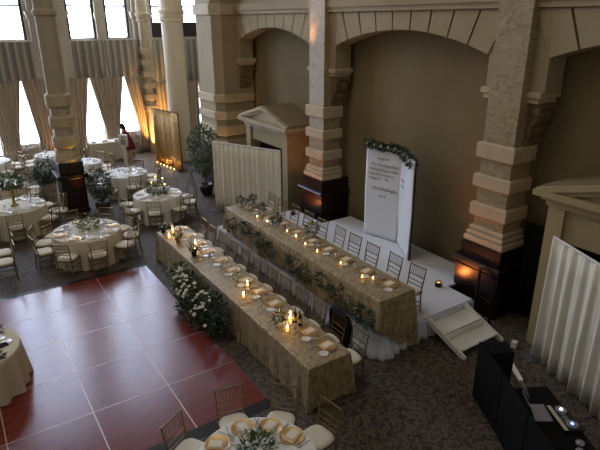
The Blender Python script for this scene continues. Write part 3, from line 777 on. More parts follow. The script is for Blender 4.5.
short = {'A': "round table by the dance floor", 'B': 'round table with white tapers', 'C': 'round table before the photo booth', 'D': 'round table with gold vase',
         'E': 'round table behind the gold vase', 'F': 'half seen curtain side table', 'G': 'table behind drooping column plant', 'H': 'table behind the potted palm', 'N': 'table at the bottom edge'}
for k, al in SEATS.items():
    if k in 'F': continue
    (cx, cy_), r, ph, m = TABLES[k]
    for a in al:
        t = math.radians(a); d = r-.19
        h = SEAT_AT[(k, a)]
        setting(cx+d*math.cos(t), cy_+d*math.sin(t), .767, t+PI/2, "at %s o'clock, %s" % (h, short[k]), 'on the round tables', full=(k in 'NA'), side=.19 if k in 'ABCDN' else 0, napdx=.3*math.sin(a), white=(k in 'ABCDEGH' and not (k == 'A' and al.index(a) % 3 == 0)))

# ------------------------------------------------------------------ foliage helpers
def leaves(mb, c, R3, n, size, rnd, shell=.45, droop=0, aspect=.42):
    for _ in range(n):
        th = rnd.uniform(0, 2*PI); zz = rnd.uniform(-1, 1); rr_ = (shell+(1-shell)*rnd.random()**.5); s = math.sqrt(1-zz*zz)
        p = Vector((c[0]+R3[0]*rr_*s*math.cos(th), c[1]+R3[1]*rr_*s*math.sin(th), c[2]+R3[2]*rr_*zz))
        d = Vector((s*math.cos(th)+rnd.uniform(-.6, .6), s*math.sin(th)+rnd.uniform(-.6, .6), zz*.6+rnd.uniform(-.5, .5)-droop)).normalized()
        u = d.cross(Vector((rnd.uniform(-1, 1), rnd.uniform(-1, 1), 1))).normalized(); L = size*rnd.uniform(.6, 1.3); w_ = L*aspect
        nn = d.cross(u)*L*.12
        mb.add([p, p+d*L*.45+u*w_*.5+nn, p+d*L, p+d*L*.45-u*w_*.5+nn], [(0, 1, 2, 3)])
def rose_mb(r):
    return MB().lathe([(r*.25, -r*.5), (r*.8, -r*.25), (r, .1*r), (r*.85, r*.45), (r*.62, r*.5), (r*.6, r*.3), (r*.45, r*.32), (r*.4, r*.62), (r*.15, r*.68)], 9)
def arrangement(name, loc, R3, nleaf, leafsize, roses, label, cat, group=None, leafm='leaf_dark', petal='petal_white', rz=.0, rr_=.035, seed=1, droop=0, extra=None, aspect=.42, upper=True):
    rnd = random.Random(seed); root = empty(name, loc, label=label, cat=cat, group=group)
    mb = MB(); leaves(mb, (0, 0, R3[2]), R3, nleaf, leafsize, rnd, droop=droop, aspect=aspect)
    mb.build('foliage', leafm, root)
    me = rose_mb(rr_).build('rose', petal, root, smooth=True); lst = [me]
    for k in range(roses-1):
        o = me.copy(); COL.objects.link(o); o.parent = root; lst.append(o)
    for o in lst:
        th = rnd.uniform(0, 2*PI); zz = rnd.uniform(-.3, .95) if upper else rnd.uniform(-.9, .9); s = math.sqrt(1-zz*zz)
        o.location = (R3[0]*s*math.cos(th)*1.02, R3[1]*s*math.sin(th)*1.02, R3[2]*(1+zz*1.02)); o.rotation_euler = (rnd.uniform(-.6, .6), rnd.uniform(-.6, .6), 0); q = rnd.uniform(.7, 1.25); o.scale = (q, q, q)
    return root

# big floor arrangement against the banquet table
root = empty('floral_arrangement', (3.58, 9.15, 0), label='huge floor arrangement of white roses and dark greenery against the gold cloth', cat='flowers')
rnd = random.Random(5); mb = MB()
for cx, cy_, cz, a, b, c_, n in ((0, .55, .42, .26, .5, .42, 420), (-.02, -.1, .40, .26, .55, .42, 520), (0, -.62, .44, .22, .36, .44, 380), (-.12, .1, .2, .3, .7, .2, 240), (0, 1.05, .62, .16, .3, .25, 120)):
    leaves(mb, (cx, cy_, cz), (a, b, c_), n, .12, rnd, shell=.5)
mb.v = [(x, y, max(z, .01)) for x, y, z in mb.v]
mb.build('foliage', 'leaf_dark', root)
mb = MB(); leaves(mb, (-.05, .9, .7), (.2, .45, .28), 130, .10, rnd, shell=.6, aspect=.3); mb.build('dried_sprigs', 'leaf_pale', root)
me = rose_mb(.042).build('rose', 'petal_white', root, smooth=True); L = [me]+[me.copy() for _ in range(51)]
for i, o in enumerate(L):
    if i: COL.objects.link(o); o.parent = root
    y = rnd.uniform(-.85, .95); t = rnd.uniform(.25, 1.6); o.location = (-.27*math.cos(t)*rnd.uniform(.95, 1.1)-.03, y, .40+.43*math.sin(t)*rnd.uniform(.9, 1.05)-.3*(1-math.sin(t))*rnd.random()); o.rotation_euler = (rnd.uniform(-.5, .5), -.8+.4*t, 0); q = rnd.uniform(.6, 1.15); o.scale = (q, q, q)

# greenery sprays pinned along the head table front
sprays = [(11.75, .88, .16), (11.0, .98, .20), (10.3, .90, .26), (9.8, .84, .2), (8.85, .84, .3), (8.4, .80, .22), (7.72, .92, .2), (7.15, .84, .27), (6.45, .74, .26)]
for k, (y, z, s) in enumerate(sprays):
    o = arrangement('greenery_spray', (5.60, y, z-s*.6), (.09, s*1.0, s*.65), int(50+380*s), .11, 4, '%s greenery spray from the far end on the head table front' % ORD[k], 'greenery', 'greenery sprays along the head table front', seed=k+60, rr_=.016, aspect=.34, petal='petal_blush' if k in (4, 6) else 'petal_white')

# centrepieces
arrangement('centrepiece', (2.50, 13.72, .767), (.24, .2, .13), 230, .10, 9, "low pale green centrepiece on the round table by the dance floor", 'flowers', 'low flower centrepieces', 'leaf_pale', seed=31)
arrangement('centrepiece', (5.0, 15.6, .767), (.30, .26, .15), 330, .11, 10, "low green centrepiece among tapers on the round table past the banquet row", 'flowers', 'low flower centrepieces', 'leaf_mid', seed=32)
arrangement('centrepiece', (4.95, 18.7, .767), (.14, .12, .09), 90, .07, 8, "small blush centrepiece on the round table before the photo booth", 'flowers', 'low flower centrepieces', 'leaf_mid', 'petal_blush', seed=33)
arrangement('centrepiece', (2.38, 4.62, .767), (.21, .21, .12), 300, .08, 14, "rose centrepiece ringed by gold plates at the bottom edge table", 'flowers', 'low flower centrepieces', 'leaf_mid', seed=34, rr_=.04)
arrangement('garland', (-.22, 9.52, .768), (.34, .1, .07), 200, .08, 5, 'leafy garland along the far rim of the fluted gift table', 'greenery', 'greenery on the gift table', 'leaf_dark', seed=35, rr_=.02)
arrangement('garland', (-.16, 8.66, .768), (.20, .08, .05), 130, .07, 4, 'leafy garland along the near rim of the fluted gift table', 'greenery', 'greenery on the gift table', 'leaf_dark', seed=36, rr_=.02)
root = empty('guest_book', (-.13, 8.98, .768), .25, label='dark blue guest book lying open on the fluted gift table', cat='book')
MB().box(-.24, .24, -.06, .06, 0, .02).build('cover', 'jacket', root)
for k, (x, y) in enumerate(((.02, 9.26), (.10, 9.09), (-.08, 9.24))):
    o = MB().lathe([(.04, 0), (.075, .01), (.075, .016), (.03, .02)], 16).build('favour_dish', 'porcelain'); o.location = (x, y, .768)
    tag(o, '%s small white dish counting outward on the fluted gift table' % ORD[k], 'dish', 'white dishes on the gift table')
# tall gold vase with greens
root = empty('tall_vase', (1.15, 16.85, .767), label='tall gold trumpet vase overflowing with greenery on a round table', cat='vase')
MB().lathe([(.10, 0), (.11, .02), (.06, .05), (.035, .12), (.04, .3), (.055, .5), (.085, .62), (.08, .62), (.04, .5)], 18).build('vase_body', 'vase_gold', root, smooth=True)
rnd = random.Random(3); mb = MB(); leaves(mb, (0, 0, .74), (.36, .32, .16), 330, .13, rnd); leaves(mb, (0, 0, .66), (.42, .38, .10), 120, .12, rnd, droop=.7); mb.build('foliage', 'leaf_mid', root)
me = rose_mb(.045).build('rose', 'petal_white', root, smooth=True)
for k in range(12):
    o = me if k == 0 else me.copy()
    if k: COL.objects.link(o); o.parent = root
    t = rnd.uniform(0, 2*PI); o.location = (.28*math.cos(t)*rnd.uniform(.4, 1.1), .26*math.sin(t)*rnd.uniform(.4, 1.1), rnd.uniform(.72, .9))

# candles
mat('taper_wax', rgb(240, 228, 200), .6)
def taper(loc, h, label, group):
    r = empty('taper_candle', loc, label=label, cat='candle', group=group)
    MB().lathe([(.035, 0), (.04, .01), (.01, .02), (.008, .1), (.018, .12), (.012, .14)], 10).build('holder', 'vase_gold', r)
    MB().lathe([(.011, .14), (.009, h)], 8).build('wax', 'taper_wax', r)
    MB().lathe([(.004, h), (.010, h+.018), (.002, h+.045)], 8).build('flame', 'flame', r)
for k, (x, y, h) in enumerate(((4.80, 15.52, .40), (5.02, 15.78, .48), (5.22, 15.72, .42), (5.18, 15.45, .3))): taper((x, y, .767), h, '%s slim taper candle counted across the centrepiece with white tapers' % ORD[k], 'taper candles in the centrepiece')
def hurricane(loc, h, label, group, R_=.05):
    r = empty('hurricane_candle', loc, label=label, cat='candle', group=group)
    MB().lathe([(R_*.8, 0), (R_, .01), (R_, h), (R_*.96, h), (R_*.96, .015)], 14).build('glass_shade', 'glass', r, smooth=True)
    MB().lathe([(R_*.55, .016), (R_*.55, h*.42)], 12).build('wax', 'wax', r)
    MB().lathe([(.006, h*.42), (.022, h*.42+.025), (.003, h*.42+.075)], 8).build('flame', 'flame', r)
hc = [(4.18, 12.2, .22), (3.98, 11.92, .18), (4.30, 11.05, .22), (4.16, 10.75, .18), (4.32, 8.50, .20), (4.10, 8.25, .17), (4.36, 6.98, .24), (4.16, 6.76, .18)]
hn = ['near the far end', 'by the far bouquets', 'beside the tall black bottle', 'beside the small white bouquet', 'above the big floor arrangement', 'just past the cloth seam', 'beside the two dark bottles', 'close to the pink posy']
for k, (x, y, h) in enumerate(hc): hurricane((x, y, FT+.001), h, 'lit hurricane candle on the lower banquet row %s' % hn[k], 'hurricane candles on the lower banquet row')
vt = empty('votive_candle', cat='candle'); MB().lathe([(.026, 0), (.032, .055), (.029, .055), (.024, .006)], 12).build('glass_cup', 'glass', vt, smooth=True)
MB().lathe([(.022, .007), (.022, .03)], 10).build('wax', 'wax', vt); MB().lathe([(.004, .03), (.011, .045), (.002, .068)], 8).build('flame', 'flame', vt); VT = Proto(vt)
for k, (x, y) in enumerate(((6.14, 6.86), (6.01, 7.02), (6.04, 7.73), (5.99, 8.48), (6.0, 8.95), (6.07, 9.43), (6.07, 9.81), (6.0, 10.6), (5.97, 11.05))):
    VT.put((x, y, HT+.001), 0, '%s small votive candle from the near end of the raised head row' % ORD[k], 'votive candles on the raised head row')
for k in range(6):
    y = 20.75+k*.3; VT.put((7.45-(y-20.5)*.12+0.0, y, .001), 0, '%s votive on the carpet from the near foot of the sequin screen' % ORD[k], 'votives along the foot of the sequin screen')
# bottles
def bottle(loc, label):
    r = empty('wine_bottle', loc, label=label, cat='bottle', group='dark bottles on the lower banquet row')
    MB().lathe([(.036, 0), (.038, .01), (.038, .17), (.014, .22), (.013, .29)], 14).build('bottle_body', 'bottle_dark', r, smooth=True)
    MB().lathe([(.0385, .05), (.0385, .13)], 14).build('paper_label', 'cream_plastic', r)
bottle((4.46, 6.83, FT+.001), 'nearer of two dark wine bottles beside the hurricane candle'); bottle((4.44, 6.95, FT+.001), 'farther of two dark wine bottles beside the hurricane candle')
bottle((4.28, 11.95, FT+.001), 'dark bottle amid the candles at the far end of the row')
# small posies
def posy(loc, label, seed, petal='petal_white', leafm='leaf_dark', s=.09, vase='porcelain', group='posies on the banquet rows', n=110):
    rnd = random.Random(seed); r = empty('posy', loc, label=label, cat='flowers', group=group)
    MB().lathe([(.04, 0), (.06, .03), (.062, .09), (.04, .15), (.045, .17)], 14).build('vase_body', vase, r, smooth=True)
    mb = MB(); leaves(mb, (0, 0, .2), (s, s, s*.9), n, .07, rnd); mb.build('foliage', leafm, r)
    me = rose_mb(.028).build('rose', petal, r, smooth=True)
    for k in range(6):
        o = me if k == 0 else me.copy()
        if k: COL.objects.link(o); o.parent = r
        t = rnd.uniform(0, 2*PI); o.scale = (.85,)*3; o.location = (s*.85*math.cos(t)*rnd.uniform(.3, 1), s*.85*math.sin(t)*rnd.uniform(.3, 1), .2+s*rnd.uniform(.3, .9))
posy((6.02, 12.05, HT+.001), 'dark posy at the far corner of the raised head row', 1, 'petal_blush')
posy((6.10, 11.7, HT+.001), 'leafy posy second from the far corner, raised head row', 2, 'petal_plum', 'leaf_mid')
posy((6.20, 11.22, HT+.001), 'plum and white posy in white vase, raised head row', 3, 'petal_plum', s=.09)
posy((6.05, 10.28, HT+.001), 'largest dark leafy posy past the napkins, raised head row', 4, 'petal_white', s=.13, n=220)
posy((6.38, 12.0, HT+.001), 'slim white posy in white vase, far end of head row', 5, 'petal_white', s=.07)
posy((6.42, 9.30, HT+.001), 'green posy topped with a yellow bloom, middle of head row', 6, 'petal_yellow', 'leaf_mid', s=.15, n=200)
posy((4.08, 10.62, FT+.001), 'black vase posy with white blooms, lower banquet row', 7, 'petal_white', s=.09, vase='bottle_dark')
posy((4.00, 12.38, FT+.001), 'blue white posy at the far corner, lower banquet row', 8, 'petal_white', s=.09, vase='bottle_dark')
posy((4.12, 7.0, FT+.001), 'pink posy beside the candles, lower banquet row', 9, 'petal_blush', s=.10)
posy((4.08, 11.58, FT+.001), 'brown toned posy among candles, lower banquet row', 10, 'petal_blush', 'leaf_pale', s=.09, vase='vase_gold')
o = MB().grid(lambda u, v: (5.98+.16*v+.02*math.sin(u*9), 10.35+.42*u, HT+.02+.04*math.sin(v*PI)*(1+.4*math.sin(u*17))), 14, 6).build('scarf', 'napkin_white', smooth=True, solid=.01)
tag(o, 'crumpled white scarf lying beside the leafy posy on the head row', 'scarf')

# ------------------------------------------------------------------ potted trees
def potted(loc, label, pot_r, pot_h, trunk_h, R3, n, seed, leafm, potm='pot_black', size=.12, group='potted plants', droop=.2):
    rnd = random.Random(seed); r = empty('potted_tree', loc, label=label, cat='plant', group=group)
    MB().lathe([(pot_r*.6, 0), (pot_r*.92, pot_h*.3), (pot_r, pot_h*.7), (pot_r*.9, pot_h), (pot_r*.8, pot_h), (pot_r*.75, pot_h*.9)], 20).build('pot', potm, r, smooth=True)
    tb = MB()
    for k in range(3): a = k*2.1; tb.tube([(.03*math.cos(a), .03*math.sin(a), pot_h*.85), (.05*math.cos(a+1), .05*math.sin(a+1), pot_h+trunk_h*.6), (.12*math.cos(a), .12*math.sin(a), pot_h+trunk_h+R3[2]*.8)], [.02, .017, .008])
    tb.build('trunk', 'bark', r)
    mb = MB(); leaves(mb, (0, 0, pot_h+trunk_h+R3[2]*.8), R3, n, size, rnd, shell=.25, droop=droop); mb.build('foliage', leafm, r)
potted((7.18, 16.95, 0), 'tall ficus tree in a round black pot beside the pale drape panel', .24, .40, .50, (.56, .48, .88), 1900, 21, 'leaf_mid')
potted((3.70, 17.35, 0), 'small palm in a round black pot beside the black column plinth', .24, .30, .22, (.33, .33, .44), 480, 22, 'leaf_ficus', size=.16)
potted((2.42, 19.2, 0), 'drooping plant in a tall grey planter behind the black column plinth', .26, .68, .0, (.36, .3, .50), 700, 23, 'leaf_ficus', 'pot_grey', size=.14, droop=.6)

# ------------------------------------------------------------------ pipe and drape screens
def drape(p0, p1, z1, label, m='drape_cream', name='pipe_and_drape', freq=19, amp=.035, z0=.03, pole='white_paint', group='freestanding drape screens', z1b=None):
    r = empty(name, (p0[0], p0[1], 0), label=label, cat='drape', group=group)
    d = Vector((p1[0]-p0[0], p1[1]-p0[1])); L = d.length; d /= L; n = Vector((d.y, -d.x))
    if z1b is None: z1b = z1
    def fn(u, v):
        o = amp*(math.sin(u*L*freq+1.2*math.sin(u*L*3))+.6*math.sin(u*L*freq*.43+2)+.35*math.sin(u*L*freq*1.9))*(.45+.55*v)
        zt = z1+(z1b-z1)*u
        return (d.x*u*L+n.x*o, d.y*u*L+n.y*o, zt*(1-v)+z0*v)
    MB().grid(fn, int(L*70), 6).build('fabric', m, r, smooth=True, solid=.008)
    MB().tube([(0, 0, z1+.01), (d.x*L, d.y*L, z1b+.01)], .022, 8).build('top_bar', pole, r)
    for u in (0, L):
        q = MB().tube([(d.x*u, d.y*u, .01), (d.x*u, d.y*u, (z1 if u == 0 else z1b)+.03)], .02, 8).obox((d.x*u, d.y*u, .008), .2, .2, .006, math.atan2(d.y, d.x)); q.build('upright', 'grey_metal' if pole != 'black_metal' else pole, r)
drape((6.76, 15.26), (7.82, 12.92), 2.24, 'pale pipe and drape panel screening the far vestibule beside the ficus', freq=34, amp=.026)
drape((8.12, 4.62), (6.8, 1.55), 2.34, 'long cream pipe and drape screen in front of the near vestibule', amp=.042, freq=25)
drape((7.28, 22.4), (7.66, 20.45), 2.32, 'gold sequin screen lit by votives beside the large round column', m='sequin', name='sequin_screen', freq=9, amp=.03, pole='black_metal')

# ------------------------------------------------------------------ lettered fabric booth on stage
bz = SZ
root = empty('fabric_booth', (0, 0, 0), label='white fabric folding backdrop with handwritten lettering standing on the stage', cat='backdrop')
PA, PB, PC = Vector((8.77, 10.26)), Vector((9.03, 9.26)), Vector((8.50, 8.30))
def panel(a, b, z0, z1, nm, amp=.006):
    d = b-a; L = d.length; n = Vector((d.y, -d.x)).normalized()
    def fn(u, v):
        o = amp*(math.sin(u*9+v*5)+math.sin(u*4-v*9)); p = a+d*u; return (p.x+n.x*o, p.y+n.y*o, z1*(1-v)+z0*v)
    return MB().grid(fn, 16, 20).build(nm, 'banner_cloth', root, smooth=True, solid=.012)
panel(PA, PB, bz+.02, 2.80, 'front_panel'); panel(PB, PC, bz+.01, 2.82, 'side_panel')
for p_ in (PA+Vector((.05, 0)), PB+Vector((.06, 0)), PC+Vector((.035, -.01))):
    MB().tube([(p_.x, p_.y, bz+.002), (p_.x, p_.y, 2.86)], .02, 8).build('pole', 'black_metal', root)
MB().tube([(PA.x+.05, PA.y, 2.85), (PB.x+.05, PB.y, 2.85), (PC.x+.03, PC.y, 2.85)], .02, 8).build('top_rail', 'black_metal', root)
def text(s, a, b, u, z, size, par):
    d = (b-a).normalized(); n = Vector((d.y, -d.x))       # faces the room
    cu = bpy.data.curves.new('lettering_outline', 'FONT'); cu.body = s; cu.size = size; cu.shear = .35; cu.extrude = .001; cu.align_x = 'LEFT'; cu.materials.append(M['ink'])
    tmp = bpy.data.objects.new('lettering_outline', cu); COL.objects.link(tmp); dg = bpy.context.evaluated_depsgraph_get(); me = bpy.data.meshes.new_from_object(tmp.evaluated_get(dg)); bpy.data.objects.remove(tmp)
    o = bpy.data.objects.new('lettering', me); COL.objects.link(o); o.parent = par
    if n.x > 0: n = -n
    p = a+d*u+n*.03
    X = Vector((d.x, d.y, 0)); Z = Vector((n.x, n.y, 0)); Y = Z.cross(X)
    o.matrix_world = Matrix(((X.x, Y.x, Z.x, p.x), (X.y, Y.y, Z.y, p.y), (X.z, Y.z, Z.z, z), (0, 0, 0, 1)))
for s, u, z, q in (('Simply Us', .34, 2.50, .085), ('Our Wedding Party', .16, 2.33, .10), ('Wedding Photos I adore', .12, 2.21, .085), ('Snaps that vacation us', .11, 2.09, .085), ('Instagram     Pic', .11, 1.97, .09),
                   ('#TheWeddingJoy', .22, 1.71, .105), ('say hi', .42, 1.53, .095)):
    text(s, PA, PB, u, z, q, root)
text('This is', PB, PC, .2, 2.12, .10, root); text('pretty', PB, PC, .2, 1.98, .10, root)
rnd = random.Random(9); g_ = empty('garland', (0, 0, 0), label='leafy garland with white roses along the top of the lettered fabric backdrop', cat='greenery')
mb = MB(); rs = []
for a, b, za, zb, n in ((PA, PB, 2.86, 2.82, 10), (PB, PC, 2.82, 2.74, 9)):
    for k in range(n):
        t = k/n; p_ = a+(b-a)*t; z = za+(zb-za)*t; leaves(mb, (p_.x-.03, p_.y, z), (.10, .12, .085+.03*(b is PC)), 60, .085, rnd)
        if k % 2: rs.append((p_.x-.11, p_.y, z+.02))
mb.build('foliage', 'leaf_dark', g_)
me = rose_mb(.035).build('rose', 'petal_white', g_, smooth=True)
for k, p_ in enumerate(rs):
    o = me if k == 0 else me.copy()
    if k: COL.objects.link(o); o.parent = g_
    o.location = p_; o.rotation_euler = (0, -1.2, 0)

# ------------------------------------------------------------------ photo booth stand
root = empty('photo_booth', (5.84, 22.0, 0), -.5, label='white box headed photo booth on a slim white post', cat='photo booth')
MB().box(-.25, .25, -.25, .25, 0, .03).build('base_plate', 'white_paint', root, bevel=.01)
MB().box(-.07, .07, -.05, .05, .03, .98).build('post', 'white_paint', root, bevel=.01)
MB().box(-.17, .17, -.08, .08, .96, 1.44).build('camera_head', 'white_paint', root, bevel=.03)
MB().box(-.1, .1, -.087, -.08, 1.05, 1.25).build('screen', 'silver_plastic', root)
q = MB().lathe([(.035, 0), (.03, .012)], 14); q.v = [(x, -.092+z, 1.34+y) for x, y, z in q.v]; q.build('lens', 'black_metal', root)

# ------------------------------------------------------------------ DJ booth
ang = math.atan2(-.88, -.50); dv = Vector((math.cos(ang), math.sin(ang))); nv = Vector((-dv.y, dv.x))   # nv points to the arches
if nv.x < 0: nv = -nv
D0 = Vector((6.30, 4.50))
def dj(u, v): p = D0+dv*u+nv*v; return (p.x, p.y)
root = empty('dj_facade', (0, 0, 0), label='tall black fabric facade screen in front of the DJ table', cat='screen')
for k in range(3):
    u0, u1 = .02+k*.84, .84+k*.84; off = .03 if k % 2 else 0
    q = MB(); a, b = dj(u0, off), dj(u1, .03-off); c, d = dj(u1, .06-off), dj(u0, off+.03)
    q.prism([a, b, c, d], .01, 1.04).build('folding_panel', 'black_cloth', root, bevel=.005)
root = empty('loudspeaker', (*dj(.17, .27), 0), ang, label='black box loudspeaker standing behind the end of the DJ facade', cat='speaker')
MB().box(-.15, .17, -.19, .17, .0, 1.03).build('cabinet', 'black_cloth', root, bevel=.02)
MB().box(-.13, .15, .17, .176, .1, .95).build('grille', 'black_metal', root)
root = empty('dj_table', (*dj(1.75, .42), 0), ang, label='black draped DJ table carrying a laptop and a controller', cat='table')
MB().box(-.95, .95, -.33, .33, .70, .74).build('tabletop', 'black_cloth', root)
q = rect_cloth(-.96, .96, -.34, .34, .746, lambda x, y: .015, None, amp=.008, seed=77); q.build('cloth_cover', 'black_cloth', root, smooth=True)
# laptop
lx, ly = 5.95, 3.15
root = empty('laptop', (lx, ly, .748), ang+PI-.1, label='open silver laptop with purple screen on the DJ table', cat='laptop')
MB().box(-.17, .17, -.12, .12, 0, .015).build('keyboard_base', 'silver_plastic', root, bevel=.003)
q = MB().box(-.17, .17, 0, .008, 0, .23); q.v = [(x, .12+y*1+z*.35, .015+z*.93) for x, y, z in q.v]; q.build('lid', 'silver_plastic', root)
q = MB().box(-.155, .155, -.004, 0, .015, .215); q.v = [(x, .12+y+z*.35, .015+z*.93) for x, y, z in q.v]; q.build('screen', 'screen', root)
root = empty('sheet_stand', (6.16, 3.45, .748), ang+PI-.3, label='grey tilted music stand panel behind the laptop', cat='stand')
q = MB().box(-.12, .12, 0, .012, 0, .17); q.v = [(x, y+z*.6, z*.85) for x, y, z in q.v]; q.build('panel', 'grey_metal', root)
root = empty('dj_controller', (6.10, 2.88, .748), ang+PI, label='DJ controller with glowing jog wheels beside the laptop', cat='controller')
MB().box(-.24, .24, -.13, .13, 0, .05).build('body', 'black_metal', root, bevel=.008)
MB().box(-.24, .24, .08, .13, .05, .056).build('cream_strip', 'cream_plastic', root)
for x in (-.14, .14):
    MB().lathe([(.075, .05), (.075, .065), (.06, .068)], 20, (x, -.02, 0)).build('jog_wheel', 'silver_plastic', root)
    MB().lathe([(.02, .068), (.02, .075)], 12, (x, -.02, 0)).build('wheel_light', 'led_blue' if x < 0 else 'led_white', root)
q = MB()
for k in range(5): q.box(-.07+.035*k-.008, -.07+.035*k+.008, -.02, .04, .05, .07)
q.build('fader', 'cutlery', root)
for k, (x, y, a) in enumerate(((5.98, 2.50, .3), (5.85, 2.42, .1))):
    o = MB().lathe([(.05, 0), (.055, .03), (.02, .05)], 14).build('headphone_cup', 'silver_plastic'); o.location = (x-.12, y+.02, .748)
    tag(o, '%s headphone cup lying on the DJ table beside the controller' % ('upper', 'lower')[k], 'headphones', 'headphones on the DJ table')
o = MB().obox((7.46, 4.53, .02), .035, .33, .018, -.61).build('plank', 'white_paint'); tag(o, 'white plank lying on the carpet behind the black loudspeaker', 'plank')
o = MB().obox((8.06, 4.98, .06), .055, .05, .06, .3).build('carton', 'white_paint', bevel=.005); tag(o, 'small white carton on the carpet below the stage steps', 'box')

# ------------------------------------------------------------------ woman in red
def skin_body(name, verts, edges, radii, m, parent, sub=2):
    me = bpy.data.meshes.new(name); me.from_pydata(verts, edges, []); me.materials.append(M[m]); o = bpy.data.objects.new(name, me); COL.objects.link(o); o.parent = parent
    md = o.modifiers.new('skin', 'SKIN'); md.use_smooth_shade = True
    for i, r in enumerate(radii):
        me.skin_vertices[0].data[i].radius = (r, r) if not isinstance(r, tuple) else r
    me.skin_vertices[0].data[0].use_root = True
    s = o.modifiers.new('sub', 'SUBSURF'); s.levels = sub; s.render_levels = sub
    return o
root = empty('person', (6.50, 23.60, 0), .9, label='woman in a knee length dark red dress leaning toward the buffet table', cat='person')
V = [(0, 0, .88), (0, .03, 1.02), (0, .1, 1.2), (0, .17, 1.33), (0, .22, 1.40), (0, .26, 1.47), (0, .27, 1.55),
     (-.09, 0, .84), (-.10, .01, .46), (-.10, -.02, .08), (-.11, .1, .03), (.09, 0, .84), (.10, -.06, .46), (.10, -.14, .08), (.11, -.03, .03),
     (-.17, .16, 1.32), (-.22, .22, 1.08), (-.19, .42, .95), (-.18, .5, .92), (.17, .16, 1.32), (.22, .20, 1.08), (.18, .38, .98), (.17, .46, .95)]
E_ = [(0, 1), (1, 2), (2, 3), (3, 4), (4, 5), (5, 6), (0, 7), (7, 8), (8, 9), (9, 10), (0, 11), (11, 12), (12, 13), (13, 14), (3, 15), (15, 16), (16, 17), (17, 18), (3, 19), (19, 20), (20, 21), (21, 22)]
Rr = [.13, .11, .13, .11, .05, .075, .085, .085, .055, .035, .03, .085, .055, .035, .03, .05, .038, .028, .025, .05, .038, .028, .025]
root.scale = (1.05, 1.0, .95)
skin_body('body', V, E_, Rr, 'skin', root)
# hands: five fingers each
for s, x0, y0, z0 in ((-1, -.18, .5, .92), (1, .17, .46, .95)):
    q = MB()
    for k in range(4):
        xx = x0+(-.022+.015*k); q.tube([(xx, y0, z0), (xx+(k-1.5)*.004, y0+.05+(.012 if k in (1, 2) else 0), z0-.005), (xx+(k-1.5)*.006, y0+.085+(.012 if k in (1, 2) else 0), z0-.03)], [.009, .008, .005])
    q.tube([(x0-s*.02, y0-.03, z0), (x0-s*.045, y0+.01, z0-.01), (x0-s*.05, y0+.04, z0-.02)], [.01, .009, .006]); q.build('fingers', 'skin', root, smooth=True)
dr = []
n = 28
for z, rx, ry, yo in ((1.37, .08, .07, .185), (1.32, .19, .10, .16), (1.22, .19, .13, .12), (1.05, .16, .12, .04), (.95, .185, .15, .01), (.8, .21, .18, -.01), (.65, .235, .2, -.03), (.5, .26, .22, -.04)):
    dr.append([((rx+.012*math.sin(7*2*PI*k/n)*(1.4-z))*math.cos(2*PI*k/n), yo+ry*math.sin(2*PI*k/n), z) for k in range(n)])
MB().ring(dr, True).build('dress', 'dress_red', root, smooth=True, solid=.01)
q = MB().lathe([(.03, -.115), (.09, -.06), (.105, .0), (.10, .07), (.06, .115), (.01, .125)], 16, (0, .245, 1.555), sxy=(.95, 1.05)); q.tube([(0, .19, 1.58), (0, .13, 1.48), (0, .12, 1.34)], [.08, .075, .04], 10); q.build('hair', 'hair_dark', root, smooth=True)
q = MB().tube([(0, .345, 1.545), (0, .375, 1.52), (0, .35, 1.515)], [.01, .014, .01]); q.build('nose', 'skin', root, smooth=True)
q = MB()
for x in (-.035, .035): q.blob((x, .338, 1.56), .012)
q.build('eyes', 'hair_dark', root)

# tripod by the ficus
root = empty('tripod', (6.88, 17.55, 0), label='grey folded tripod leaning on the carpet beside the ficus pot', cat='tripod')
for k in range(3):
    a = k*2.1+.4; MB().tube([(.26*math.cos(a), .26*math.sin(a), .01), (.02*math.cos(a), .02*math.sin(a), .62)], .014).build('leg', 'grey_metal', root)
MB().tube([(0, 0, .6), (.12, .1, .82)], .02).build('head', 'black_metal', root)
# buffet items
for k, (x, w_) in enumerate(((5.15, .2), (5.6, .26), (6.1, .2))):
    o = MB().lathe([(w_*.4, 0), (w_*.5, .04), (w_*.52, .06), (w_*.2, .09)], 18).build('serving_dish', 'porcelain'); o.location = (x, 24.2, .808)
    tag(o, '%s white serving dish counted from the column along the buffet table' % ORD[k], 'dish', 'serving dishes on the buffet')

# ------------------------------------------------------------------ uplight fixtures and lights
def uplight(loc, color, power, label, tgt=None, size=1.2, r=.03, fixture=True):
    root = empty('uplight', loc, label=label, cat='lamp', group='floor uplights')
    MB().lathe([(.07, 0), (.08, .02), (.065, .11), (.06, .11), (.05, .03)], 14).build('housing', 'black_metal', root)
    MB().lathe([(.052, .075), (.05, .08)], 14).build('lens', 'lamp_warm', root)
    ld = bpy.data.lights.new('uplight_beam', 'SPOT'); ld.energy = power; ld.color = color; ld.spot_size = size; ld.spot_blend = .7; ld.shadow_soft_size = r
    lo = bpy.data.objects.new('uplight_beam', ld); COL.objects.link(lo); lo.parent = root; lo.location = (0, 0, .13)
    d = Vector(tgt)-Vector(loc) if tgt else Vector((0, 0, 1))
    lo.rotation_euler = d.to_track_quat('-Z', 'Y').to_euler()
    return root
OR = (1, .36, .10)
uplight((8.12, 6.98, SZ+.001), (1, .26, .06), 26, 'small black uplight on the stage corner beside the pier plinth', (8.56, 6.72, 1.10), 1.9)
uplight((7.98, 12.55, SZ+.001), (1, .26, .06), 26, 'small black uplight at the far end of the stage', (8.56, 12.5, 1.2), 1.9)
uplight((7.95, 23.75, 0), (1, .52, .14), 420, 'bright uplight in the window wall corner', (8.0, 24.5, 1.0), 1.1)
uplight((7.85, 17.1, 0), (1, .55, .2), 60, 'uplight behind the ficus pot at the corner pier', (8.2, 17.6, 2.0), 1.1)
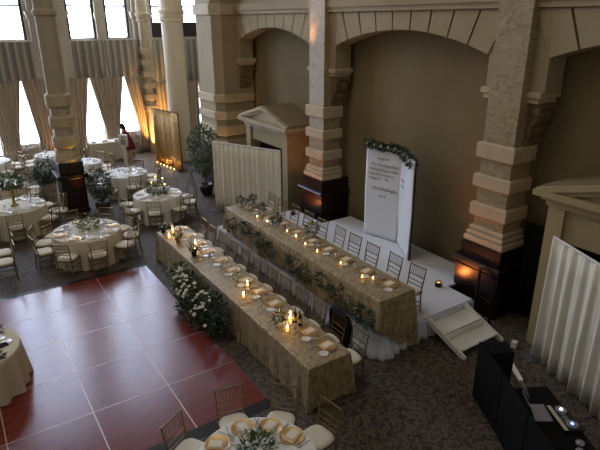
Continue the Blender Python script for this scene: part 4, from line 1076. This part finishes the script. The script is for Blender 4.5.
uplight((3.05, 17.0, 0), (1, .16, .05), 30, 'small uplight before the black column plinth', (3.05, 17.48, 1.1), .5)
sp2 = bpy.data.lights.new('uplight_beam', 'SPOT'); sp2.energy = 60; sp2.color = (.75, .9, .05); sp2.spot_size = .24; sp2.spot_blend = .5; sp2.shadow_soft_size = .02
so2 = bpy.data.objects.new('uplight_beam', sp2); COL.objects.link(so2); so2.location = (3.05, 17.0, .13); so2.rotation_euler = (Vector((3.08, 17.38, 1.22))-Vector(so2.location)).to_track_quat('-Z', 'Y').to_euler()
uplight((3.8, 24.2, 0), (1, .42, .16), 26, 'uplight on the carpet behind the octagonal column', (3.9, 24.8, 1.5), 1.3)
def point(loc, e, c=(1, .6, .25), r=.03):
    ld = bpy.data.lights.new('candle_glow', 'POINT'); ld.energy = e; ld.color = c; ld.shadow_soft_size = r
    lo = bpy.data.objects.new('candle_glow', ld); COL.objects.link(lo); lo.location = loc
for x, y, h in hc[::2]: point((x, y, FT+.26), .8)
point((5.1, 15.6, 1.35), 1.2)
for y in (20.8, 21.6): point((7.30, y, .12), 1.3, (1, .65, .3))
# daylight through the tall windows, plus an added soft fill over the hall
def area(loc, tgt, sx_, sy_, e, c):
    ld = bpy.data.lights.new('hall_fill', 'AREA'); ld.shape = 'RECTANGLE'; ld.size = sx_; ld.size_y = sy_; ld.energy = e; ld.color = c
    lo = bpy.data.objects.new('hall_fill', ld); COL.objects.link(lo); lo.location = loc
    lo.rotation_euler = (Vector(tgt)-Vector(loc)).to_track_quat('-Z', 'Y').to_euler(); return lo
area((1.5, 9.5, 11.8), (3, 9.5, 0), 5, 8, 110, (1, .88, .72))            # added warm fill from high up, no lamp seen there
# added spot without fixture, for the pier uplight's glow under the string course
sp_ = bpy.data.lights.new('string_course_fill', 'SPOT'); sp_.energy = 30; sp_.color = (1, .5, .18); sp_.spot_size = 1.0; sp_.spot_blend = .8; sp_.shadow_soft_size = .1
so = bpy.data.objects.new('string_course_fill', sp_); COL.objects.link(so); so.location = (8.5, 12.7, 5.0); so.rotation_euler = (Vector((8.78, 12.5, 6.1))-Vector(so.location)).to_track_quat('-Z', 'Y').to_euler()
# world: dim hall ambience
wd = bpy.data.worlds.new('world'); scene.world = wd; wd.use_nodes = True
bg = wd.node_tree.nodes['Background']; bg.inputs[0].default_value = (1, .94, .86, 1); bg.inputs[1].default_value = .11
# no ceiling or hall end is built; the world light adds their ambience
vs = scene.view_settings; vs.view_transform = 'Standard'; vs.look = 'None'; vs.gamma = 1; vs.use_curve_mapping = False; vs.exposure = 0.75
print('objects', len(bpy.data.objects))
